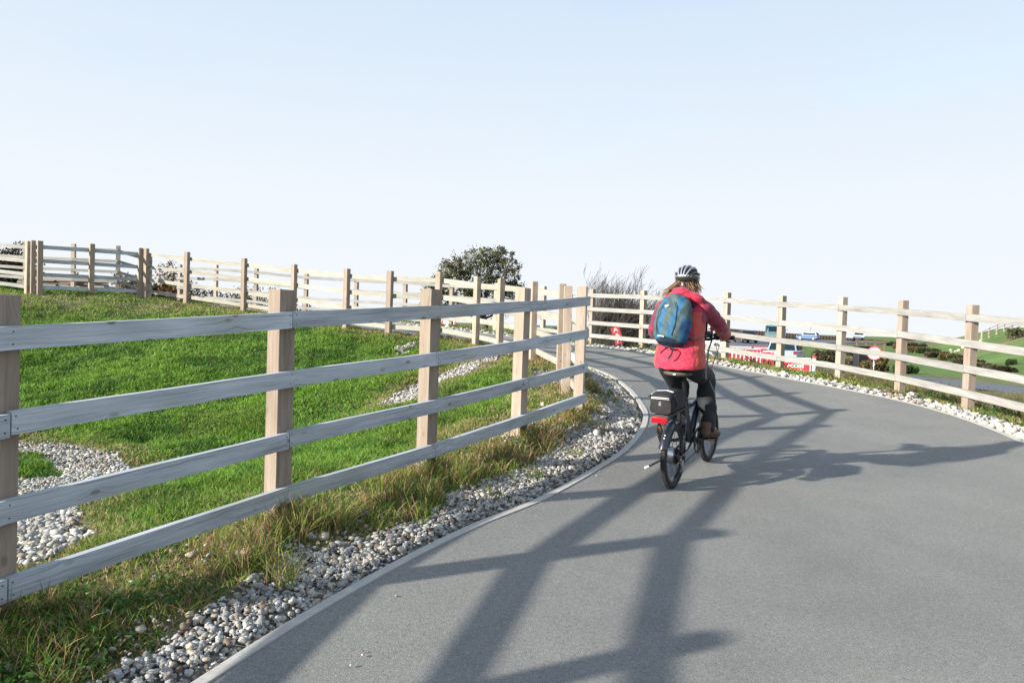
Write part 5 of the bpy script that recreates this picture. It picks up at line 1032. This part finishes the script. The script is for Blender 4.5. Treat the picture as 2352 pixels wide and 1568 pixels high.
# ---------------------------------------------------------------- site furniture beyond the right hand fence
M_RB=simple('red_barrier_plastic',(.62,.035,.045),.4,noise=.1); M_WB=simple('white_barrier_plastic',(.72,.72,.70),.4,noise=.08)
def barrier(px0,px1,Y,label,matr,white_top=False,group=None):
    a=Vector(gpt(px0,Y)); b_=Vector(gpt(px1,Y)); W_=(b_-a).length; c=(a+b_)/2; d=(b_-a); o=empty('pedestrian_barrier',c,(0,0,math.atan2(d.y,d.x)),label,'barrier',group); g=MB()
    for z_ in(.12,1.02): g.box((0,0,z_),(W_,.05,.06),bev=.015)
    for s in(-1,1): g.box((s*(W_/2-.025),0,.57),(.05,.05,.95),bev=.015)
    g.build('frame',M_WB if white_top else matr,o); g=MB(); n_=max(3,int(W_/.13))
    g2=MB()
    for i in range(n_): (g2 if white_top and i%2 else g).box((-W_/2+.06+(W_-.12)*(i+.5)/n_,0,.57),(.06,.025,.86))
    if g2.v: g2.build('white_bars',M_WB,o)
    g.build('bars',matr,o); g=MB()
    for s in(-1,1): g.box((s*W_*.35,0,.03),(.05,.5,.05),bev=.015)
    g.build('foot',matr,o)
    g=MB(); g.box((0,-.03,.96),(W_*.96,.015,.08)); g.build('reflective_strip',M_WB if not white_top else matr,o)
barrier(1674,1712,44.,'white topped red barrier, leftmost of the row right of the cyclist',M_RB,True,'red pedestrian barriers in a row')
barrier(1713,1750,44.,'white topped red barrier, second from left in the row',M_RB,True,'red pedestrian barriers in a row')
barrier(1753,1780,42.5,'plain red barrier beside the silver blue hatchback',M_RB,False,'red pedestrian barriers in a row')
barrier(1676,1728,52.,'red barrier standing behind the white topped row',M_RB,False,'red pedestrian barriers in a row')
barrier(1732,1778,51.,'red barrier in the back row nearest the hatchback',M_RB,False,'red pedestrian barriers in a row')
def text(body,size,loc,rot,mat,name,parent,ext=.004):
    cu=bpy.data.curves.new('t','FONT'); cu.body=body; cu.size=size; cu.align_x='CENTER'; cu.align_y='CENTER'; cu.extrude=ext; cu.offset=size*.02; o=bpy.data.objects.new('t',cu); COL.objects.link(o); bpy.context.view_layer.update()
    me=bpy.data.meshes.new_from_object(o.evaluated_get(bpy.context.evaluated_depsgraph_get())); bpy.data.objects.remove(o); me.materials.clear(); me.materials.append(mat); q=bpy.data.objects.new(name,me); COL.objects.link(q); q.location=loc; q.rotation_euler=rot; q.parent=parent; return q
M_SIGN=simple('sign_red',(.66,.03,.05),.45,noise=.06); M_SW=simple('sign_white',(.78,.78,.76),.5,noise=.04)
tl_=pxm(1799,812,33.); sp=Vector(gpt(1830,33.)); Ws=62/F*33; zt=pxm(1830,823,33.).z-sp.z; sg=empty('warning_sign',sp,(0,0,math.radians(-20)),'red sign reading PEDESTRIAN ACCESS in front of the silver blue hatchback','sign'); hs=.64; zc=zt-hs/2
g=MB(); g.box((0,0,zc),(Ws,.02,hs),bev=.006); g.build('panel',M_SIGN,sg)
text('PEDESTRIAN',.20,(0,-.013,zc+.20),(PI/2,0,0),M_SW,'lettering',sg); text('ACCESS',.20,(0,-.013,zc-.02),(PI/2,0,0),M_SW,'lettering',sg)
g=MB(); g.tube([Vector((-.28,-.014,zc-.22)),Vector((.32,-.014,zc-.22))],.02,n=4); g.tube([Vector((.2,-.014,zc-.15)),Vector((.36,-.014,zc-.22)),Vector((.2,-.014,zc-.29))],.02,n=4); g.build('arrow',M_SW,sg)
g=MB(); g.box((Ws/2+.015,0,zc),(.04,.03,hs+.06)); g.box((0,.0,zt+.02),(Ws+.06,.03,.04)); g.build('frame',M_SW,sg)
for s in(-1,1): MB().tube([Vector((s*.45,.02,0)),Vector((s*.45,.02,zc-.2))],.02,n=8).build('leg',K['alu'],sg)
# white bollard with red cap
bp_=Vector(gpt(1873,34.)); zt=pxm(1873,818,34.).z-bp_.z; o=empty('bollard',bp_,label='white bollard with rounded red cap right of the red sign',cat='bollard'); g=MB(); g.tube([Vector((0,0,0)),Vector((0,0,zt*.92)),Vector((0,0,zt*.96))],[.09,.08,.06],n=18); g.build('body',M_WB,o,smooth=40); MB().ell((0,0,zt*.95),(.10,.10,.07)).build('cap',M_RB,o,smooth='all')
# white hoop rail left of the barriers
hp0=Vector(gpt(1612,33.)); zt=pxm(1612,808,33.).z-hp0.z; o=empty('hoop_rail',hp0,label='white tubular hoop rail just right of the cyclist\'s hip',cat='rail'); wv=(1646-1585)/F*33/2
g=MB(); q=[Vector((-wv,0,-.3)),Vector((-wv,0,zt-.3))]+[Vector((-wv+.3-.3*math.cos(a),0,zt-.3+.3*math.sin(a))) for a in (.5,1.,PI/2)]+[Vector((wv-.3+.3*math.sin(a),0,zt-.3+.3*math.cos(a))) for a in (0,.5,1.,PI/2)]+[Vector((wv,0,-.3))]; g.tube(q,.05,n=12); g.tube([Vector((.3,.5,-.3)),Vector((.3,.5,zt+.35))],.10,n=14); g.build('tube',M_WB,o,smooth=50)
o=empty('hoop_rail',gpt(1670,35.5),label='thin curved white rail end behind the post right of the cyclist',cat='rail'); g=MB(); g.tube([Vector((0,0,.9)),Vector((-.18,0,.75)),Vector((-.26,0,.45)),Vector((-.28,0,-.1))],.035,n=8); g.tube([Vector((-.35,0,1.05)),Vector((.05,0,.86))],.03,n=8); g.build('tube',M_WB,o,smooth=50)
# round sign
rp=Vector(gpt(2010,33.5)); zc=pxm(2010,811,33.5).z-rp.z; o=empty('round_sign',rp,(0,0,math.radians(-28)),'round white sign with red ring beyond the fence, in the right part','sign'); R_=15.8/F*33.5
MB().disc((0,0,zc),(0,1,0),R_*.84,.02,n=40).build('sign_face',M_SW,o); MB().ring((0,0,zc),(0,1,0),R_*.92,0,n=48,prof=[(-R_*.08,-.014),(R_*.08,-.014),(R_*.08,.014),(-R_*.08,.014)]).build('red_ring',M_SIGN,o)
g=MB(); g.box((-.07,-.014,zc-.10),(.07,.006,.022),(0,.5,0)); g.box((.11,-.014,zc-.10),(.08,.006,.022),(0,.3,0)); g.build('marks',K['plastic'],o); MB().tube([Vector((0,.03,-.3)),Vector((0,.03,zc+.1))],.03,n=10).build('post',K['alu'],o,smooth='all')
# dark utility cabinet and little post-and-rail
cp=Vector(gpt(1983,44.)); zt=pxm(1983,796,44.).z-cp.z; o=empty('cabinet',cp,(0,0,.3),'dark cabinet on the grass just left of the round sign','cabinet'); MB().box((0,0,zt*.5),(.95,.5,zt),bev=.03).build('body',K['plastic'],o); MB().box((0,0,zt+.02),(1.02,.56,.05),bev=.01).build('lid',K['plastic'],o); MB().box((0,-.256,zt*.5),(.02,.02,zt*.9)).build('door_gap',K['rubber'],o)
a=pxm(1983,800,60.); rl=empty('low_fence',gpt(1995,60.),label='short brown post and rail fence above the round sign',cat='fence'); zt=pxm(1995,782,60.).z-rl.location.z
for k in range(4): MB().box((-.9+k*.75,0,zt/2),(.10,.10,zt+.1)).build('post',M_TAN2,rl)
for z_ in(zt-.05,): MB().box((.3,-.07,z_),(2.7,.04,.12)).build('rail',M_TAN2,rl)
# hill crest fence
cr_=empty('crest_fence',(0,0,0),label='pale wire and post fence along the crest of the green hill',cat='fence'); pts=[]
for i in range(10):
    px=2255+i*17; Y_=78+i*1.; p=gpt(px,Y_); pts.append(Vector(p))
cr_.location=pts[0]
for p in pts: MB().box(p-pts[0]+Vector((0,0,.55)),(.12,.12,1.1)).build('post',M_POST,cr_)
g=MB()
for z_ in(.4,.75,1.05):
    g.tube([p-pts[0]+Vector((0,-.07,z_)) for p in pts],.03,n=4)
g.build('rail',M_POST,cr_)
# chalky rock bank
rd=random.Random(4); M_CH=simple('chalk',(.42,.38,.30),.9,noise=.2,nscale=2)
for i in range(16):
    p=Vector(gpt(2178+i*5.4+rd.uniform(-3,3),76+rd.uniform(-1,3))); r_=rd.uniform(.08,.2); o=MB().ell((0,0,0),(r_*1.3,r_,r_*.75),9,7).build('rock',M_CH,None,smooth='all'); o.location=p+Vector((0,0,r_*.3)); o.rotation_euler=(rd.random(),rd.random(),rd.random()*3); tag(o,'pale chalk rock on the bank left of the green hill','rock','chalk rocks on the bank')
# ---------------------------------------------------------------- signs beyond the outer fence
b_=pxm(1424,790,23.); zt=.56; o=empty('leaning_sign',b_,(0,math.radians(-20),math.radians(-12)),'red sign with worn white lettering leaning left in front of the bare tree','sign'); g=MB(); g.box((0,0,zt/2),(.27,.02,zt),bev=.004); g.build('panel',simple('worn_red',(.34,.03,.035),.6,noise=.35,nscale=30),o); MB().tube([Vector((0,.03,zt*.5)),Vector((.12,.05,-.9))],.02,n=8).build('post',K['alu'],o)
g=MB(); zz=zt-.05
for k in range(3):
    z_=zt*.82-k*.17; g.add([(-.08,-.014,z_-.06),(-.04,-.014,z_-.06),(-.02,-.014,z_-.02),(.03,-.014,z_-.02),(.045,-.014,z_-.06),(.085,-.014,z_-.06),(.03,-.014,z_+.06),(-.02,-.014,z_+.06)],[(0,1,2,3,4,5,6,7)])
g.build('worn_lettering',simple('worn_white',(.45,.4,.38),.6,noise=.3,nscale=40),o)
rp=Vector(gpt(1030,29.)); zc=pxm(1033,738,29.).z-rp.z; o=empty('round_sign',rp,(0,0,math.radians(-30)),'red ringed round road sign half hidden behind the third near post','sign'); MB().ring((0,0,zc),(0,1,0),.30,0,n=40,prof=[(-.045,-.012),(.045,-.012),(.045,.012),(-.045,.012)]).build('red_ring',simple('sign_crimson',(.42,.02,.05),.5),o); MB().disc((0,0,zc),(0,1,0),.256,.012,n=36).build('sign_face',M_SW,o); MB().tube([Vector((0,.03,-.2)),Vector((0,.03,zc))],.03,n=8).build('post',K['alu'],o)
hy=Vector(gpt(1003,28.)); zt=pxm(1003,775,28.).z; o=empty('marker_post',(hy.x,hy.y,pxm(1003,788,28.).z-.3),label='short red marker post behind the outer fence, under the big tree',cat='post'); MB().tube([Vector((0,0,0)),Vector((0,0,.42)),Vector((0,0,.5))],[.06,.06,.04],n=12).build('body',M_RB,o,smooth=40); MB().box((0,0,.5),(.2,.05,.06),bev=.01).build('cross_piece',M_RB,o)
# ---------------------------------------------------------------- timber stack, upper left
M_ST=[M_RAIL_OUT,simple('brown_sawn_board',(.24,.16,.12),.85,noise=.25,nscale=3),simple('grey_sawn_board',(.22,.21,.20),.85,noise=.25,nscale=3)]
sx0=pxm(150,690,27.6); rd=random.Random(12); zs=h1(sx0.x,27.6)
lv=0; z_=zs-.05
ztop=pxm(150,637,27.6).z; nl=max(5,int((ztop-zs)/.085)); k=0
for l_ in range(nl):
    z_=zs+l_*.085+.04; x=sx0.x-1.9+rd.uniform(-.1,.2)+l_*.06; xe=sx0.x+1.9-l_*.10
    while x<xe:
        w_=min(rd.uniform(.7,1.5),xe-x+.3); m_=rd.choice([0,0,0,1,1,2]); o=MB().box((0,0,0),(w_,.9,.065),bev=.004).build('board',M_ST[m_],None); o.location=(x+w_/2,27.6+rd.uniform(-.08,.08),z_); o.rotation_euler=(0,0,rd.uniform(-.03,.03))
        tag(o,'sawn board in the timber stack behind the shaded fence','board','boards stacked behind the shaded fence'); x+=w_+rd.uniform(.02,.12); k+=1
print('boards',k)

n=26000; sx2=RNG.uniform(6.6,19,n); sy2=RNG.uniform(6,46,n); k=(RNG.random(n)<np.exp(-(sx2-6.5)/7))|(np.abs(sx2-15.5)<1.6); sx2,sy2=sx2[k],sy2[k]; k=(fbm(sx2,sy2,.8)>.42); sx2,sy2=sx2[k],sy2[k]; z2=H(sx2,sy2); k=inview(sx2,sy2,z2,200,100); sx2,sy2,z2=sx2[k],sy2[k],z2[k]; per=7; n=len(sx2)*per
bx=np.repeat(sx2,per)+RNG.normal(0,.10,n); by=np.repeat(sy2,per)+RNG.normal(0,.10,n); hh=RNG.uniform(.08,.34,n)*np.repeat(.5+.9*fbm(sx2,sy2,1.1),per); q=RNG.random((n,1)); cc=np.where(q<.45,np.array([.20,.165,.085]),np.where(q<.8,np.array([.10,.14,.045]),np.array([.13,.085,.05])))*(.6+.8*RNG.random((n,1)))
blades('rough_grass',np.stack([bx,by,np.repeat(z2,per)-.01],-1),hh,.008+.012*RNG.random(n),hh*RNG.uniform(.1,.8,n),cc,M_DRY,'rough straw coloured grass and weeds on the slope beyond the right hand fence','grass',nseg=2)
